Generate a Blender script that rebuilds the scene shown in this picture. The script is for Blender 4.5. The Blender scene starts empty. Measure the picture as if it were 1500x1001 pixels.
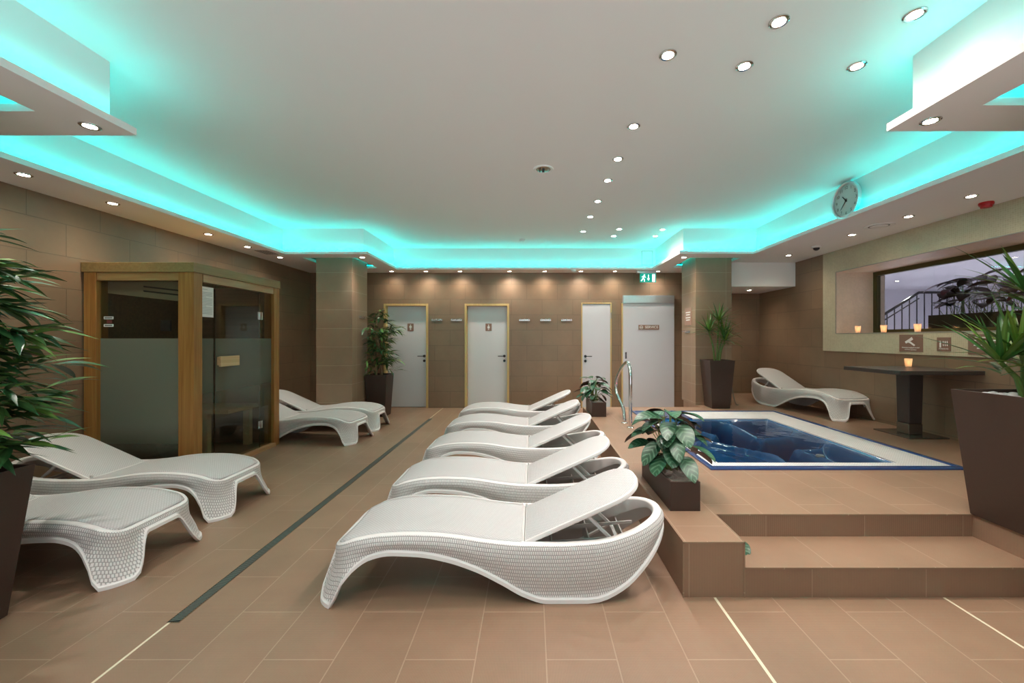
import bpy, bmesh, math, random
from mathutils import Vector, Matrix
R = math.radians
random.seed(7)
scene = bpy.context.scene
COL = scene.collection

# ------------------------------------------------------------------ materials
def new_mat(name):
    m = bpy.data.materials.new(name); m.use_nodes = True
    nt = m.node_tree
    b = nt.nodes.get('Principled BSDF')
    return m, nt, b

def simple(name, col, rough=.5, metal=0.0, spec=.5, noise=0, emit=None, es=0, coat=0, bump=0, bscale=60):
    m, nt, b = new_mat(name)
    b.inputs['Base Color'].default_value = (*col, 1)
    b.inputs['Roughness'].default_value = rough
    b.inputs['Metallic'].default_value = metal
    b.inputs['Specular IOR Level'].default_value = spec
    b.inputs['Coat Weight'].default_value = coat
    if emit:
        b.inputs['Emission Color'].default_value = (*emit, 1)
        b.inputs['Emission Strength'].default_value = es
    if noise or bump:
        tc = nt.nodes.new('ShaderNodeTexCoord')
        n = nt.nodes.new('ShaderNodeTexNoise'); n.inputs['Scale'].default_value = bscale
        n.inputs['Detail'].default_value = 4
        nt.links.new(tc.outputs['Object'], n.inputs['Vector'])
        if noise:
            mr = nt.nodes.new('ShaderNodeMapRange')
            mr.inputs['To Min'].default_value = 1 - noise; mr.inputs['To Max'].default_value = 1 + noise
            nt.links.new(n.outputs['Fac'], mr.inputs['Value'])
            mx = nt.nodes.new('ShaderNodeVectorMath'); mx.operation = 'SCALE'
            mx.inputs[0].default_value = col
            nt.links.new(mr.outputs[0], mx.inputs['Scale'])
            nt.links.new(mx.outputs[0], b.inputs['Base Color'])
        if bump:
            bp = nt.nodes.new('ShaderNodeBump'); bp.inputs['Strength'].default_value = bump
            bp.inputs['Distance'].default_value = .002
            nt.links.new(n.outputs['Fac'], bp.inputs['Height'])
            nt.links.new(bp.outputs[0], b.inputs['Normal'])
    return m

def mnode(nt, op, a=None, b=None, c=None):
    n = nt.nodes.new('ShaderNodeMath'); n.operation = op
    for i, v in enumerate((a, b, c)):
        if v is None: continue
        if isinstance(v, (int, float)): n.inputs[i].default_value = v
        else: nt.links.new(v, n.inputs[i])
    return n.outputs[0]

def tile_mat(name, c1, c2, grout, bw=.61, rh=.305, off=.5, uo=0, vo=0, kind='wall', mortar=.0035, rough=.45, micro=0, bumpd=.002, plain=False):
    """kind wall: U is X or Y by facing, V is Z; tops U=Y V=X.  World position based."""
    m, nt, b = new_mat(name)
    g = nt.nodes.new('ShaderNodeNewGeometry')
    sp = nt.nodes.new('ShaderNodeSeparateXYZ'); nt.links.new(g.outputs['Position'], sp.inputs[0])
    sn = nt.nodes.new('ShaderNodeSeparateXYZ'); nt.links.new(g.outputs['True Normal'], sn.inputs[0])
    ax = mnode(nt, 'GREATER_THAN', mnode(nt, 'ABSOLUTE', sn.outputs[0]), .7)
    az = mnode(nt, 'GREATER_THAN', mnode(nt, 'ABSOLUTE', sn.outputs[2]), .7)
    def mix(f, a, c):
        n = nt.nodes.new('ShaderNodeMix'); n.data_type = 'FLOAT'
        nt.links.new(f, n.inputs[0]); nt.links.new(a, n.inputs[2]); nt.links.new(c, n.inputs[3])
        return n.outputs[0]
    X, Y, Z = sp.outputs
    usel = mix(az, mix(ax, X, Y), Y)
    vsel = mix(az, mnode(nt, 'MULTIPLY_ADD', Z, 0.0, -vo+.15) if plain else Z, X)
    if kind == 'floor':
        U = mnode(nt, 'ADD', Y, uo + 61.0); V = mnode(nt, 'ADD', X, vo + 30.5)
    else:
        U = mnode(nt, 'ADD', usel, uo + 61.0); V = mnode(nt, 'ADD', vsel, vo + 30.5)
    cb = nt.nodes.new('ShaderNodeCombineXYZ'); nt.links.new(U, cb.inputs[0]); nt.links.new(V, cb.inputs[1])
    br = nt.nodes.new('ShaderNodeTexBrick')
    br.offset = off; br.offset_frequency = 2
    br.inputs['Scale'].default_value = 1
    br.inputs['Mortar Size'].default_value = mortar
    br.inputs['Mortar Smooth'].default_value = .2
    br.inputs['Brick Width'].default_value = bw
    br.inputs['Row Height'].default_value = rh
    br.inputs['Color1'].default_value = (*c1, 1); br.inputs['Color2'].default_value = (*c2, 1)
    br.inputs['Mortar'].default_value = (*grout, 1)
    nt.links.new(cb.outputs[0], br.inputs['Vector'])
    # soft cloudy wear
    nz = nt.nodes.new('ShaderNodeTexNoise'); nz.inputs['Scale'].default_value = 2.3; nz.inputs['Detail'].default_value = 6
    nz.inputs['Roughness'].default_value = .65
    nt.links.new(g.outputs['Position'], nz.inputs['Vector'])
    mr = nt.nodes.new('ShaderNodeMapRange'); mr.inputs['From Min'].default_value = .3; mr.inputs['From Max'].default_value = .7
    mr.inputs['To Min'].default_value = .9; mr.inputs['To Max'].default_value = 1.1
    nt.links.new(nz.outputs['Fac'], mr.inputs['Value'])
    sc = nt.nodes.new('ShaderNodeVectorMath'); sc.operation = 'SCALE'
    nt.links.new(br.outputs['Color'], sc.inputs[0]); 
    fac = mr.outputs[0]
    height = mnode(nt, 'SUBTRACT', 1.0, br.outputs['Fac'])
    if micro:
        s1 = mnode(nt, 'SINE', mnode(nt, 'MULTIPLY', U, 2*math.pi/micro))
        s2 = mnode(nt, 'SINE', mnode(nt, 'MULTIPLY', V, 2*math.pi/micro))
        pp = mnode(nt, 'MULTIPLY', mnode(nt, 'ADD', s1, 1.0), mnode(nt, 'ADD', s2, 1.0))   # 0..4
        fac = mnode(nt, 'MULTIPLY', fac, mnode(nt, 'MULTIPLY_ADD', pp, -.13, 1.13))
        height = mnode(nt, 'MULTIPLY_ADD', pp, -.12, height)
    nt.links.new(fac, sc.inputs['Scale'])
    nt.links.new(sc.outputs[0], b.inputs['Base Color'])
    bp = nt.nodes.new('ShaderNodeBump'); bp.inputs['Strength'].default_value = .6; bp.inputs['Distance'].default_value = bumpd
    nt.links.new(height, bp.inputs['Height']); nt.links.new(bp.outputs[0], b.inputs['Normal'])
    b.inputs['Roughness'].default_value = rough
    return m

def wood_mat(name, c1, c2, axis=2, rough=.4, scale=1.0):
    m, nt, b = new_mat(name)
    tc = nt.nodes.new('ShaderNodeNewGeometry')
    mp = nt.nodes.new('ShaderNodeMapping')
    s = [38*scale]*3; s[axis] = 1.6*scale
    mp.inputs['Scale'].default_value = s
    nt.links.new(tc.outputs['Position'], mp.inputs['Vector'])
    n = nt.nodes.new('ShaderNodeTexNoise'); n.inputs['Scale'].default_value = 1; n.inputs['Detail'].default_value = 5
    n.inputs['Distortion'].default_value = .6
    nt.links.new(mp.outputs[0], n.inputs['Vector'])
    cr = nt.nodes.new('ShaderNodeValToRGB')
    cr.color_ramp.elements[0].position = .3; cr.color_ramp.elements[0].color = (*c1, 1)
    cr.color_ramp.elements[1].position = .7; cr.color_ramp.elements[1].color = (*c2, 1)
    nt.links.new(n.outputs['Fac'], cr.inputs[0]); nt.links.new(cr.outputs[0], b.inputs['Base Color'])
    b.inputs['Roughness'].default_value = rough
    return m

def weave_mat(name, col, gap, bw, rh, off=.5, mortar=.15, bump=1.0, dist=.003, rough=.42, cross=False):
    m, nt, b = new_mat(name)
    uv = nt.nodes.new('ShaderNodeUVMap')
    br = nt.nodes.new('ShaderNodeTexBrick'); br.offset = off; br.offset_frequency = 2
    br.inputs['Scale'].default_value = 1
    br.inputs['Mortar Size'].default_value = mortar*rh
    br.inputs['Mortar Smooth'].default_value = .8
    br.inputs['Brick Width'].default_value = bw; br.inputs['Row Height'].default_value = rh
    br.inputs['Color1'].default_value = (*col, 1); br.inputs['Color2'].default_value = (*col, 1)
    br.inputs['Mortar'].default_value = (*gap, 1)  # gap darker than the strands: groove shade put into the colour
    ad = nt.nodes.new('ShaderNodeVectorMath'); ad.operation = 'ADD'; ad.inputs[1].default_value = (20, 20, 0)
    nt.links.new(uv.outputs[0], ad.inputs[0]); nt.links.new(ad.outputs[0], br.inputs['Vector'])
    nt.links.new(br.outputs['Color'], b.inputs['Base Color'])
    h = mnode(nt, 'SUBTRACT', 1.0, br.outputs['Fac'])
    bp = nt.nodes.new('ShaderNodeBump'); bp.inputs['Strength'].default_value = bump; bp.inputs['Distance'].default_value = dist
    nt.links.new(h, bp.inputs['Height']); nt.links.new(bp.outputs[0], b.inputs['Normal'])
    b.inputs['Roughness'].default_value = rough
    return m

def schlick(nt, f0=.04, normal=None):
    lw = nt.nodes.new('ShaderNodeLayerWeight'); lw.inputs['Blend'].default_value = .5
    if normal: nt.links.new(normal, lw.inputs['Normal'])
    return mnode(nt, 'MULTIPLY_ADD', mnode(nt, 'POWER', lw.outputs['Facing'], 5.0), 1-f0, f0)

def glass_mat(name, tint=(.85, .9, .87), frost=None):
    """thin pane: fresnel reflection over tinted transparency; frost=(z_full, z_top, z_bottom) adds a sandblasted band"""
    m, nt, b = new_mat(name); nt.nodes.remove(b)
    out = nt.nodes['Material Output']
    tr = nt.nodes.new('ShaderNodeBsdfTransparent'); tr.inputs[0].default_value = (*tint, 1)
    gl = nt.nodes.new('ShaderNodeBsdfGlossy'); gl.inputs['Roughness'].default_value = .01
    base = tr.outputs[0]
    if frost:
        df = nt.nodes.new('ShaderNodeBsdfDiffuse'); df.inputs[0].default_value = (.30, .33, .26, 1)
        tl = nt.nodes.new('ShaderNodeBsdfTranslucent'); tl.inputs[0].default_value = (.42, .45, .38, 1)
        m1 = nt.nodes.new('ShaderNodeMixShader'); m1.inputs[0].default_value = .45
        nt.links.new(df.outputs[0], m1.inputs[1]); nt.links.new(tl.outputs[0], m1.inputs[2])
        g = nt.nodes.new('ShaderNodeNewGeometry'); sp = nt.nodes.new('ShaderNodeSeparateXYZ')
        nt.links.new(g.outputs['Position'], sp.inputs[0])
        z = sp.outputs[2]
        lo = nt.nodes.new('ShaderNodeMapRange'); lo.interpolation_type = 'SMOOTHSTEP'
        lo.inputs['From Min'].default_value = frost[0]; lo.inputs['From Max'].default_value = frost[1]
        nt.links.new(z, lo.inputs['Value'])
        up = mnode(nt, 'LESS_THAN', z, frost[2])
        f = mnode(nt, 'MULTIPLY', mnode(nt, 'MULTIPLY', lo.outputs[0], up), frost[3])
        mf = nt.nodes.new('ShaderNodeMixShader')
        nt.links.new(f, mf.inputs[0]); nt.links.new(tr.outputs[0], mf.inputs[1]); nt.links.new(m1.outputs[0], mf.inputs[2])
        base = mf.outputs[0]
    mx = nt.nodes.new('ShaderNodeMixShader')
    nt.links.new(schlick(nt), mx.inputs[0]); nt.links.new(base, mx.inputs[1]); nt.links.new(gl.outputs[0], mx.inputs[2])
    nt.links.new(mx.outputs[0], out.inputs[0])
    return m

def leaf_mat(name, dark, light, rough=.38, var=.5, veins=0, pale=None):
    m, nt, b = new_mat(name)
    uv = nt.nodes.new('ShaderNodeUVMap'); sp = nt.nodes.new('ShaderNodeSeparateXYZ'); nt.links.new(uv.outputs[0], sp.inputs[0])
    # u holds -1..1 across, v 0..1 along plus the leaf's own random integer part *2
    au = mnode(nt, 'ABSOLUTE', sp.outputs[0])
    leafid = mnode(nt, 'FLOOR', mnode(nt, 'MULTIPLY', sp.outputs[1], .5))
    rnd = mnode(nt, 'FRACT', mnode(nt, 'MULTIPLY', mnode(nt, 'SINE', mnode(nt, 'MULTIPLY', leafid, 12.9898)), 43758.5))
    v = mnode(nt, 'SUBTRACT', sp.outputs[1], mnode(nt, 'MULTIPLY', leafid, 2.0))
    mx = nt.nodes.new('ShaderNodeMix'); mx.data_type = 'RGBA'
    mx.inputs[6].default_value = (*dark, 1); mx.inputs[7].default_value = (*light, 1)
    f = mnode(nt, 'POWER', rnd, 1.0/var)
    nt.links.new(f, mx.inputs[0])
    col = mx.outputs[2]
    if veins:
        ph = mnode(nt, 'SUBTRACT', mnode(nt, 'MULTIPLY', v, veins*6.283), mnode(nt, 'MULTIPLY', au, 9.0))
        s = mnode(nt, 'SINE', ph)
        st = nt.nodes.new('ShaderNodeMapRange'); st.interpolation_type = 'SMOOTHSTEP'
        st.inputs['From Min'].default_value = .0; st.inputs['From Max'].default_value = .9
        nt.links.new(s, st.inputs['Value'])
        rim = nt.nodes.new('ShaderNodeMapRange'); rim.inputs['From Min'].default_value = .98; rim.inputs['From Max'].default_value = .75
        nt.links.new(au, rim.inputs['Value'])
        nz = nt.nodes.new('ShaderNodeTexNoise'); nz.inputs['Scale'].default_value = 3.0
        nt.links.new(uv.outputs[0], nz.inputs['Vector'])
        f2 = mnode(nt, 'MULTIPLY', mnode(nt, 'MULTIPLY', st.outputs[0], rim.outputs[0]), mnode(nt, 'MULTIPLY_ADD', nz.outputs['Fac'], 1.2, .1))
        m2 = nt.nodes.new('ShaderNodeMix'); m2.data_type = 'RGBA'
        nt.links.new(f2, m2.inputs[0]); nt.links.new(col, m2.inputs[6]); m2.inputs[7].default_value = (*pale, 1)
        col = m2.outputs[2]
    else:
        mid = nt.nodes.new('ShaderNodeMapRange'); mid.inputs['From Min'].default_value = .0; mid.inputs['From Max'].default_value = .35
        mid.inputs['To Min'].default_value = 1.35; mid.inputs['To Max'].default_value = 1.0
        nt.links.new(au, mid.inputs['Value'])
        sc = nt.nodes.new('ShaderNodeVectorMath'); sc.operation = 'SCALE'
        nt.links.new(col, sc.inputs[0]); nt.links.new(mid.outputs[0], sc.inputs['Scale']); col = sc.outputs[0]
    nt.links.new(col, b.inputs['Base Color'])
    b.inputs['Roughness'].default_value = rough
    b.inputs['Specular IOR Level'].default_value = .5
    return m

def mosaic_mat(name, c1, c2, grout):
    return tile_mat(name, c1, c2, grout, bw=.02, rh=.02, off=0, mortar=.0018, rough=.35, bumpd=.0008)

FLOOR_C = ((.285, .172, .109), (.265, .160, .101), (.38, .255, .175))
WALL_C = ((.240, .156, .096), (.222, .144, .089), (.15, .10, .062))
M = {}
M['floor'] = tile_mat('floor_tile', *FLOOR_C, uo=-2.062-.305, vo=-.977, kind='floor', micro=.0064, rough=.42, mortar=.003)
M['plat'] = tile_mat('platform_tile', *FLOOR_C, uo=-2.062-.305, vo=-1.13, off=.5, kind='wall', micro=.0064, rough=.4, mortar=.003, plain=True)
M['step'] = tile_mat('step_tile', *FLOOR_C, bw=.61, rh=.61, off=0, uo=-1.5, vo=-.4, kind='wall', micro=.0064, rough=.42, mortar=.003, plain=True)
M['wall'] = tile_mat('wall_tile', *WALL_C, uo=.1, vo=-.025, rough=.4)
M['wall_side'] = tile_mat('side_wall_tile', *WALL_C, uo=-.2, vo=-.025, rough=.4)
M['column'] = tile_mat('column_tile', (.28,.185,.118), (.265,.175,.112), (.42,.32,.23), bw=.61, off=0, uo=3.53-61+61.0-.0, vo=-.025, rough=.38, mortar=.0028)
M['mosaic'] = mosaic_mat('beige_mosaic', (.50, .43, .29), (.56, .49, .34), (.60, .54, .40))
M['mosaic_reveal_lit'] = mosaic_mat('warm_lit_beige_mosaic', (.74, .58, .45), (.80, .63, .49), (.82, .70, .58))  # same beige mosaic, warm light painted in by a rosier, brighter colour
M['plaster'] = simple('white_plaster', (.84, .835, .825), .8, bump=.15, bscale=25)
M['white'] = simple('white_paint', (.78, .78, .77), .5)
M['door'] = simple('door_paint', (.56, .565, .60), .42, noise=.02, bscale=4)
M['door_pale'] = simple('pale_door_paint', (.70, .715, .74), .42)
M['door_frame'] = wood_mat('pale_beech', (.50, .34, .13), (.62, .44, .19), 2, .45)
M['rubber'] = simple('black_rubber', (.02, .02, .02), .6)
M['dark'] = simple('dark_metal', (.03, .03, .035), .35, metal=.6)
M['chrome'] = simple('chrome', (.8, .8, .8), .07, metal=1)
M['alu'] = simple('brushed_aluminium', (.72, .73, .75), .3, metal=.85, noise=.05, bscale=30)
M['grout'] = simple('pale_sealant', (.72, .64, .48), .6)
M['drain'] = simple('drain_metal', (.13, .15, .13), .5, metal=.3)
M['drain_dark'] = simple('drain_channel', (.008, .008, .008), .8)
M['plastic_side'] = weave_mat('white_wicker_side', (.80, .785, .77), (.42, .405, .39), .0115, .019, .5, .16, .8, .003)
M['plastic_seat'] = weave_mat('white_wicker_seat', (.765, .75, .75), (.54, .53, .52), .016, .010, .5, .26, .9, .003)
M['plastic'] = simple('white_plastic', (.80, .79, .77), .38)
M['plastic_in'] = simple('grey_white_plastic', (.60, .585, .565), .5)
M['planter'] = simple('brown_lacquer', (.050, .029, .021), .4, spec=.35, noise=.04, bscale=3)
M['soil'] = simple('dark_soil', (.03, .022, .016), .9, bump=1, bscale=80)
M['gravel'] = simple('grey_gravel', (.36, .30, .26), .85, noise=.5, bump=1, bscale=70)
M['pebble'] = simple('white_pebble', (.74, .74, .73), .5)
M['wood_v'] = wood_mat('honey_wood_upright', (.26, .105, .022), (.40, .19, .05), 2)
M['wood_x'] = wood_mat('honey_wood_across', (.30, .165, .055), (.40, .235, .09), 0)
M['wood_y'] = wood_mat('honey_wood_along', (.36, .19, .085), (.46, .27, .13), 1)
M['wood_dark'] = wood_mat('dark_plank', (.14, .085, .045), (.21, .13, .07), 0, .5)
M['wood_light'] = wood_mat('pale_wood', (.55, .36, .18), (.66, .46, .25), 1, .5)
M['glass'] = glass_mat('clear_glass', (.80, .84, .80))
M['glass_frost'] = glass_mat('frosted_glass', (.72, .75, .71), frost=(.15, .55, 1.385, .9))
M['glass_side'] = glass_mat('side_glass', (.78, .81, .77), frost=(.35, 1.0, 1.385, .55))  # real frost, made denser to stand for a pale reflection
M['steel'] = simple('polished_steel', (.62, .62, .6), .18, metal=1)
M['paper'] = simple('white_paper', (.80, .82, .78), .7)
M['ink'] = simple('grey_ink', (.12, .12, .12), .7)
M['sign'] = simple('brown_sign', (.25, .145, .105), .45)
M['sign_white'] = simple('sign_white', (.85, .84, .82), .5)
M['green_sign'] = simple('green_sign', (.0, .22, .16), .4, emit=(.0, .45, .33), es=.6)
M['exit_white'] = simple('exit_white', (.8, .9, .9), .4, emit=(.75, .95, 1.0), es=1.6)
M['rattan'] = simple('dark_rattan', (.055, .042, .036), .35, noise=.4, bump=1, bscale=220)
M['table_metal'] = simple('bronze_plate', (.17, .15, .12), .22, metal=.7)
M['red'] = simple('red_plastic', (.45, .01, .012), .35)
M['clock_face'] = simple('clock_face', (.52, .54, .53), .45)
M['blue'] = simple('blue_acrylic', (.025, .065, .19), .15, coat=.5)
M['basin'] = simple('deep_blue_acrylic', (.014, .11, .27), .12, coat=.8)
M['grate'] = tile_mat('overflow_grid', (.78, .77, .74), (.76, .75, .72), (.42, .42, .42), bw=.022, rh=.022, off=0, mortar=.0035, rough=.5)
M['jet'] = simple('jet_plastic', (.33, .30, .28), .3)
M['olive'] = simple('olive_metal', (.075, .065, .018), .35, metal=.3)
M['lavender'] = simple('pale_lavender_plaster', (.58, .56, .62), .8)
M['candle'] = simple('candle_wax', (.85, .70, .5), .5, emit=(1, .55, .2), es=.5)
M['flame'] = simple('flame', (1, .7, .3), .5, emit=(1, .5, .14), es=6)
M['lamp'] = simple('lamp_lens', (1, 1, 1), .3, emit=(1.0, .86, .68), es=38)
M['lamp_cool'] = simple('lamp_lens_cool', (1, 1, 1), .3, emit=(1.0, .93, .86), es=60)
LED = (0.0, .98, .94)
M['led'] = simple('teal_led', (.1, .9, .75), .5, emit=LED, es=27)
M['led_white'] = simple('magenta_led', (.9, .1, .2), .5, emit=(1, .08, .14), es=30)
M['led_red'] = simple('underwater_red_led', (.9, .05, .15), .5, emit=(1, .02, .10), es=5)
M['frosted_cup'] = None
def cup():
    m, nt, b = new_mat('frosted_cup'); nt.nodes.remove(b)
    out = nt.nodes['Material Output']
    tr = nt.nodes.new('ShaderNodeBsdfTransparent'); tr.inputs[0].default_value = (1, .94, .88, 1)
    tl = nt.nodes.new('ShaderNodeBsdfTranslucent'); tl.inputs[0].default_value = (.95, .85, .78, 1)
    df = nt.nodes.new('ShaderNodeBsdfDiffuse'); df.inputs[0].default_value = (.8, .74, .68, 1)
    a = nt.nodes.new('ShaderNodeMixShader'); a.inputs[0].default_value = .4
    nt.links.new(tl.outputs[0], a.inputs[1]); nt.links.new(df.outputs[0], a.inputs[2])
    c = nt.nodes.new('ShaderNodeMixShader'); c.inputs[0].default_value = .6
    nt.links.new(tr.outputs[0], c.inputs[1]); nt.links.new(a.outputs[0], c.inputs[2])
    nt.links.new(c.outputs[0], out.inputs[0]); return m
M['frosted_cup'] = cup()
def water():
    m, nt, b = new_mat('pool_water'); nt.nodes.remove(b)
    out = nt.nodes['Material Output']
    tr = nt.nodes.new('ShaderNodeBsdfTransparent'); tr.inputs[0].default_value = (1, 1, 1, 1)
    gl = nt.nodes.new('ShaderNodeBsdfGlossy'); gl.inputs['Roughness'].default_value = .02
    g = nt.nodes.new('ShaderNodeNewGeometry')
    n = nt.nodes.new('ShaderNodeTexNoise'); n.inputs['Scale'].default_value = 3.2; n.inputs['Detail'].default_value = 2
    nt.links.new(g.outputs['Position'], n.inputs['Vector'])
    bp = nt.nodes.new('ShaderNodeBump'); bp.inputs['Strength'].default_value = .25; bp.inputs['Distance'].default_value = .03
    nt.links.new(n.outputs['Fac'], bp.inputs['Height'])
    nt.links.new(bp.outputs[0], gl.inputs['Normal'])
    mx = nt.nodes.new('ShaderNodeMixShader')
    nt.links.new(schlick(nt, .02, bp.outputs[0]), mx.inputs[0]); nt.links.new(tr.outputs[0], mx.inputs[1]); nt.links.new(gl.outputs[0], mx.inputs[2])
    nt.links.new(mx.outputs[0], out.inputs[0])
    va = nt.nodes.new('ShaderNodeVolumeAbsorption'); va.inputs[0].default_value = (.12, .5, .62, 1); va.inputs[1].default_value = 2.2
    nt.links.new(va.outputs[0], out.inputs[1])
    return m
M['water'] = water()
M['bamboo'] = leaf_mat('bamboo_leaf', (.016, .062, .018), (.14, .27, .05), var=.4)
M['dracaena'] = leaf_mat('dracaena_leaf', (.025, .10, .02), (.16, .26, .03), var=.5)
M['calathea'] = leaf_mat('calathea_leaf', (.010, .055, .022), (.022, .095, .04), veins=6, pale=(.10, .20, .12))
M['burgundy'] = leaf_mat('burgundy_leaf', (.028, .007, .009), (.055, .010, .015))
M['cane'] = simple('woody_cane', (.22, .15, .075), .6, noise=.3, bscale=30)
M['stem_green'] = simple('green_stem', (.09, .16, .03), .5, noise=.3, bscale=30)
M['stem_thin'] = simple('pale_green_stalk', (.14, .20, .05), .5)
M['cable'] = simple('grey_cable', (.2, .19, .18), .5)

# ------------------------------------------------------------------ geometry helpers
class MB:
    def __init__(s):
        s.bm = bmesh.new(); s.uv = s.bm.loops.layers.uv.new('UVMap'); s.mi = 0
    def face(s, pts, uvs=None, mi=None):
        vs = [s.bm.verts.new(p) for p in pts]
        f = s.bm.faces.new(vs)
        f.material_index = s.mi if mi is None else mi
        if uvs:
            for l, u in zip(f.loops, uvs): l[s.uv].uv = u
        return f
    def box(s, x0, x1, y0, y1, z0, z1):
        v = [s.bm.verts.new((x, y, z)) for z in (z0, z1) for y in (y0, y1) for x in (x0, x1)]
        for q in ((0,2,3,1),(4,5,7,6),(0,1,5,4),(2,6,7,3),(0,4,6,2),(1,3,7,5)):
            f = s.bm.faces.new([v[i] for i in q]); f.material_index = s.mi
    def prism(s, loops, cap=True, close=True):
        """loops: list of rings (same count)"""
        rs = [[s.bm.verts.new(p) for p in r] for r in loops]
        n = len(rs[0])
        for a, b in zip(rs, rs[1:]):
            for i in range(n if close else n-1):
                f = s.bm.faces.new((a[i], a[(i+1) % n], b[(i+1) % n], b[i])); f.material_index = s.mi
        if cap:
            f = s.bm.faces.new(list(reversed(rs[0]))); f.material_index = s.mi
            f = s.bm.faces.new(rs[-1]); f.material_index = s.mi
        return rs
    def cyl(s, c, r, z0, z1, n=24, r2=None):
        r2 = r if r2 is None else r2
        ring = lambda rr, z: [(c[0]+rr*math.cos(2*math.pi*i/n), c[1]+rr*math.sin(2*math.pi*i/n), z) for i in range(n)]
        s.prism([ring(r, z0), ring(r2, z1)])
    def lathe(s, prof, n=24, c=(0, 0), cap=True):
        s.prism([[(c[0]+r*math.cos(2*math.pi*i/n), c[1]+r*math.sin(2*math.pi*i/n), z) for i in range(n)] for r, z in prof], cap)
    def tube(s, pts, r, n=10, cap=True):
        pts = [Vector(p) for p in pts]
        rr = r if isinstance(r, (list, tuple)) else [r]*len(pts)
        loops = []; up = None
        for i, p in enumerate(pts):
            t = (pts[min(i+1, len(pts)-1)] - pts[max(i-1, 0)]).normalized()
            if up is None:
                up = Vector((0, 0, 1)) if abs(t.z) < .9 else Vector((1, 0, 0))
            a = t.cross(up).normalized(); b = a.cross(t).normalized(); up = b
            loops.append([p + (a*math.cos(2*math.pi*k/n) + b*math.sin(2*math.pi*k/n))*rr[i] for k in range(n)])
        s.prism(loops, cap)
    def bar(s, p0, p1, w, h, up=(0, 0, 1)):
        p0, p1 = Vector(p0), Vector(p1); t = (p1-p0).normalized(); u = Vector(up)
        a = t.cross(u).normalized()*w/2; b = a.cross(t).normalized()*h/2
        s.prism([[p+a+b, p-a+b, p-a-b, p+a-b] for p in (p0, p1)])
    def build(s, name, mats, parent=None, smooth=False, bevel=0, solid=0, loc=None, rot=None, doubles=False, angle=35):
        if doubles: bmesh.ops.remove_doubles(s.bm, verts=s.bm.verts, dist=1e-5)
        bmesh.ops.recalc_face_normals(s.bm, faces=s.bm.faces)
        me = bpy.data.meshes.new(name); s.bm.to_mesh(me); s.bm.free()
        if not isinstance(mats, (list, tuple)): mats = [mats]
        for m in mats: me.materials.append(m)
        o = bpy.data.objects.new(name, me); COL.objects.link(o)
        if smooth:
            for p in me.polygons: p.use_smooth = True
            me.set_sharp_from_angle(angle=R(angle))
        if bevel:
            bv = o.modifiers.new('bevel', 'BEVEL'); bv.width = bevel; bv.segments = 2; bv.limit_method = 'ANGLE'; bv.angle_limit = R(40)
        if solid:
            sd = o.modifiers.new('solid', 'SOLIDIFY'); sd.thickness = solid; sd.offset = 0
        if loc: o.location = loc
        if rot: o.rotation_euler = rot
        if parent: o.parent = parent
        return o

def tag(o, label=None, cat=None, group=None, kind=None):
    if label: o['label'] = label
    if cat: o['category'] = cat
    if group: o['group'] = group
    if kind: o['kind'] = kind
    return o
def thing(name, label, cat, loc=(0, 0, 0), rz=0, group=None, rot=None):
    o = bpy.data.objects.new(name, None); COL.objects.link(o)
    o.empty_display_size = .1
    o.location = loc; o.rotation_euler = rot if rot else (0, 0, rz)
    return tag(o, label, cat, group)
def struct(o, label=None):
    return tag(o, label, None, None, 'structure')
def copy_tree(o, parent=None):
    c = o.copy(); COL.objects.link(c)
    if parent: c.parent = parent
    for ch in [x for x in bpy.data.objects if x.parent == o]:
        copy_tree(ch, c)
    return c

def grid_solid(mb, us, vs, filled, w0, w1, axes='xyz'):
    """cells of a plane grid extruded along w. axes: which world axis u, v, w are"""
    idx = {'x': 0, 'y': 1, 'z': 2}
    ia = [idx[a] for a in axes]
    def P(u, v, w):
        p = [0, 0, 0]; p[ia[0]] = u; p[ia[1]] = v; p[ia[2]] = w; return tuple(p)
    us = sorted(set(us)); vs = sorted(set(vs))
    F = {}
    for i in range(len(us)-1):
        for j in range(len(vs)-1):
            F[i, j] = filled((us[i]+us[i+1])/2, (vs[j]+vs[j+1])/2)
    for (i, j), on in F.items():
        if not on: continue
        u0, u1, v0, v1 = us[i], us[i+1], vs[j], vs[j+1]
        mb.face([P(u0, v0, w0), P(u0, v1, w0), P(u1, v1, w0), P(u1, v0, w0)])
        mb.face([P(u0, v0, w1), P(u1, v0, w1), P(u1, v1, w1), P(u0, v1, w1)])
        for di, dj, a, b in ((-1, 0, (u0, v0), (u0, v1)), (1, 0, (u1, v0), (u1, v1)), (0, -1, (u0, v0), (u1, v0)), (0, 1, (u0, v1), (u1, v1))):
            if not F.get((i+di, j+dj), False):
                mb.face([P(*a, w0), P(*b, w0), P(*b, w1), P(*a, w1)])

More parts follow.
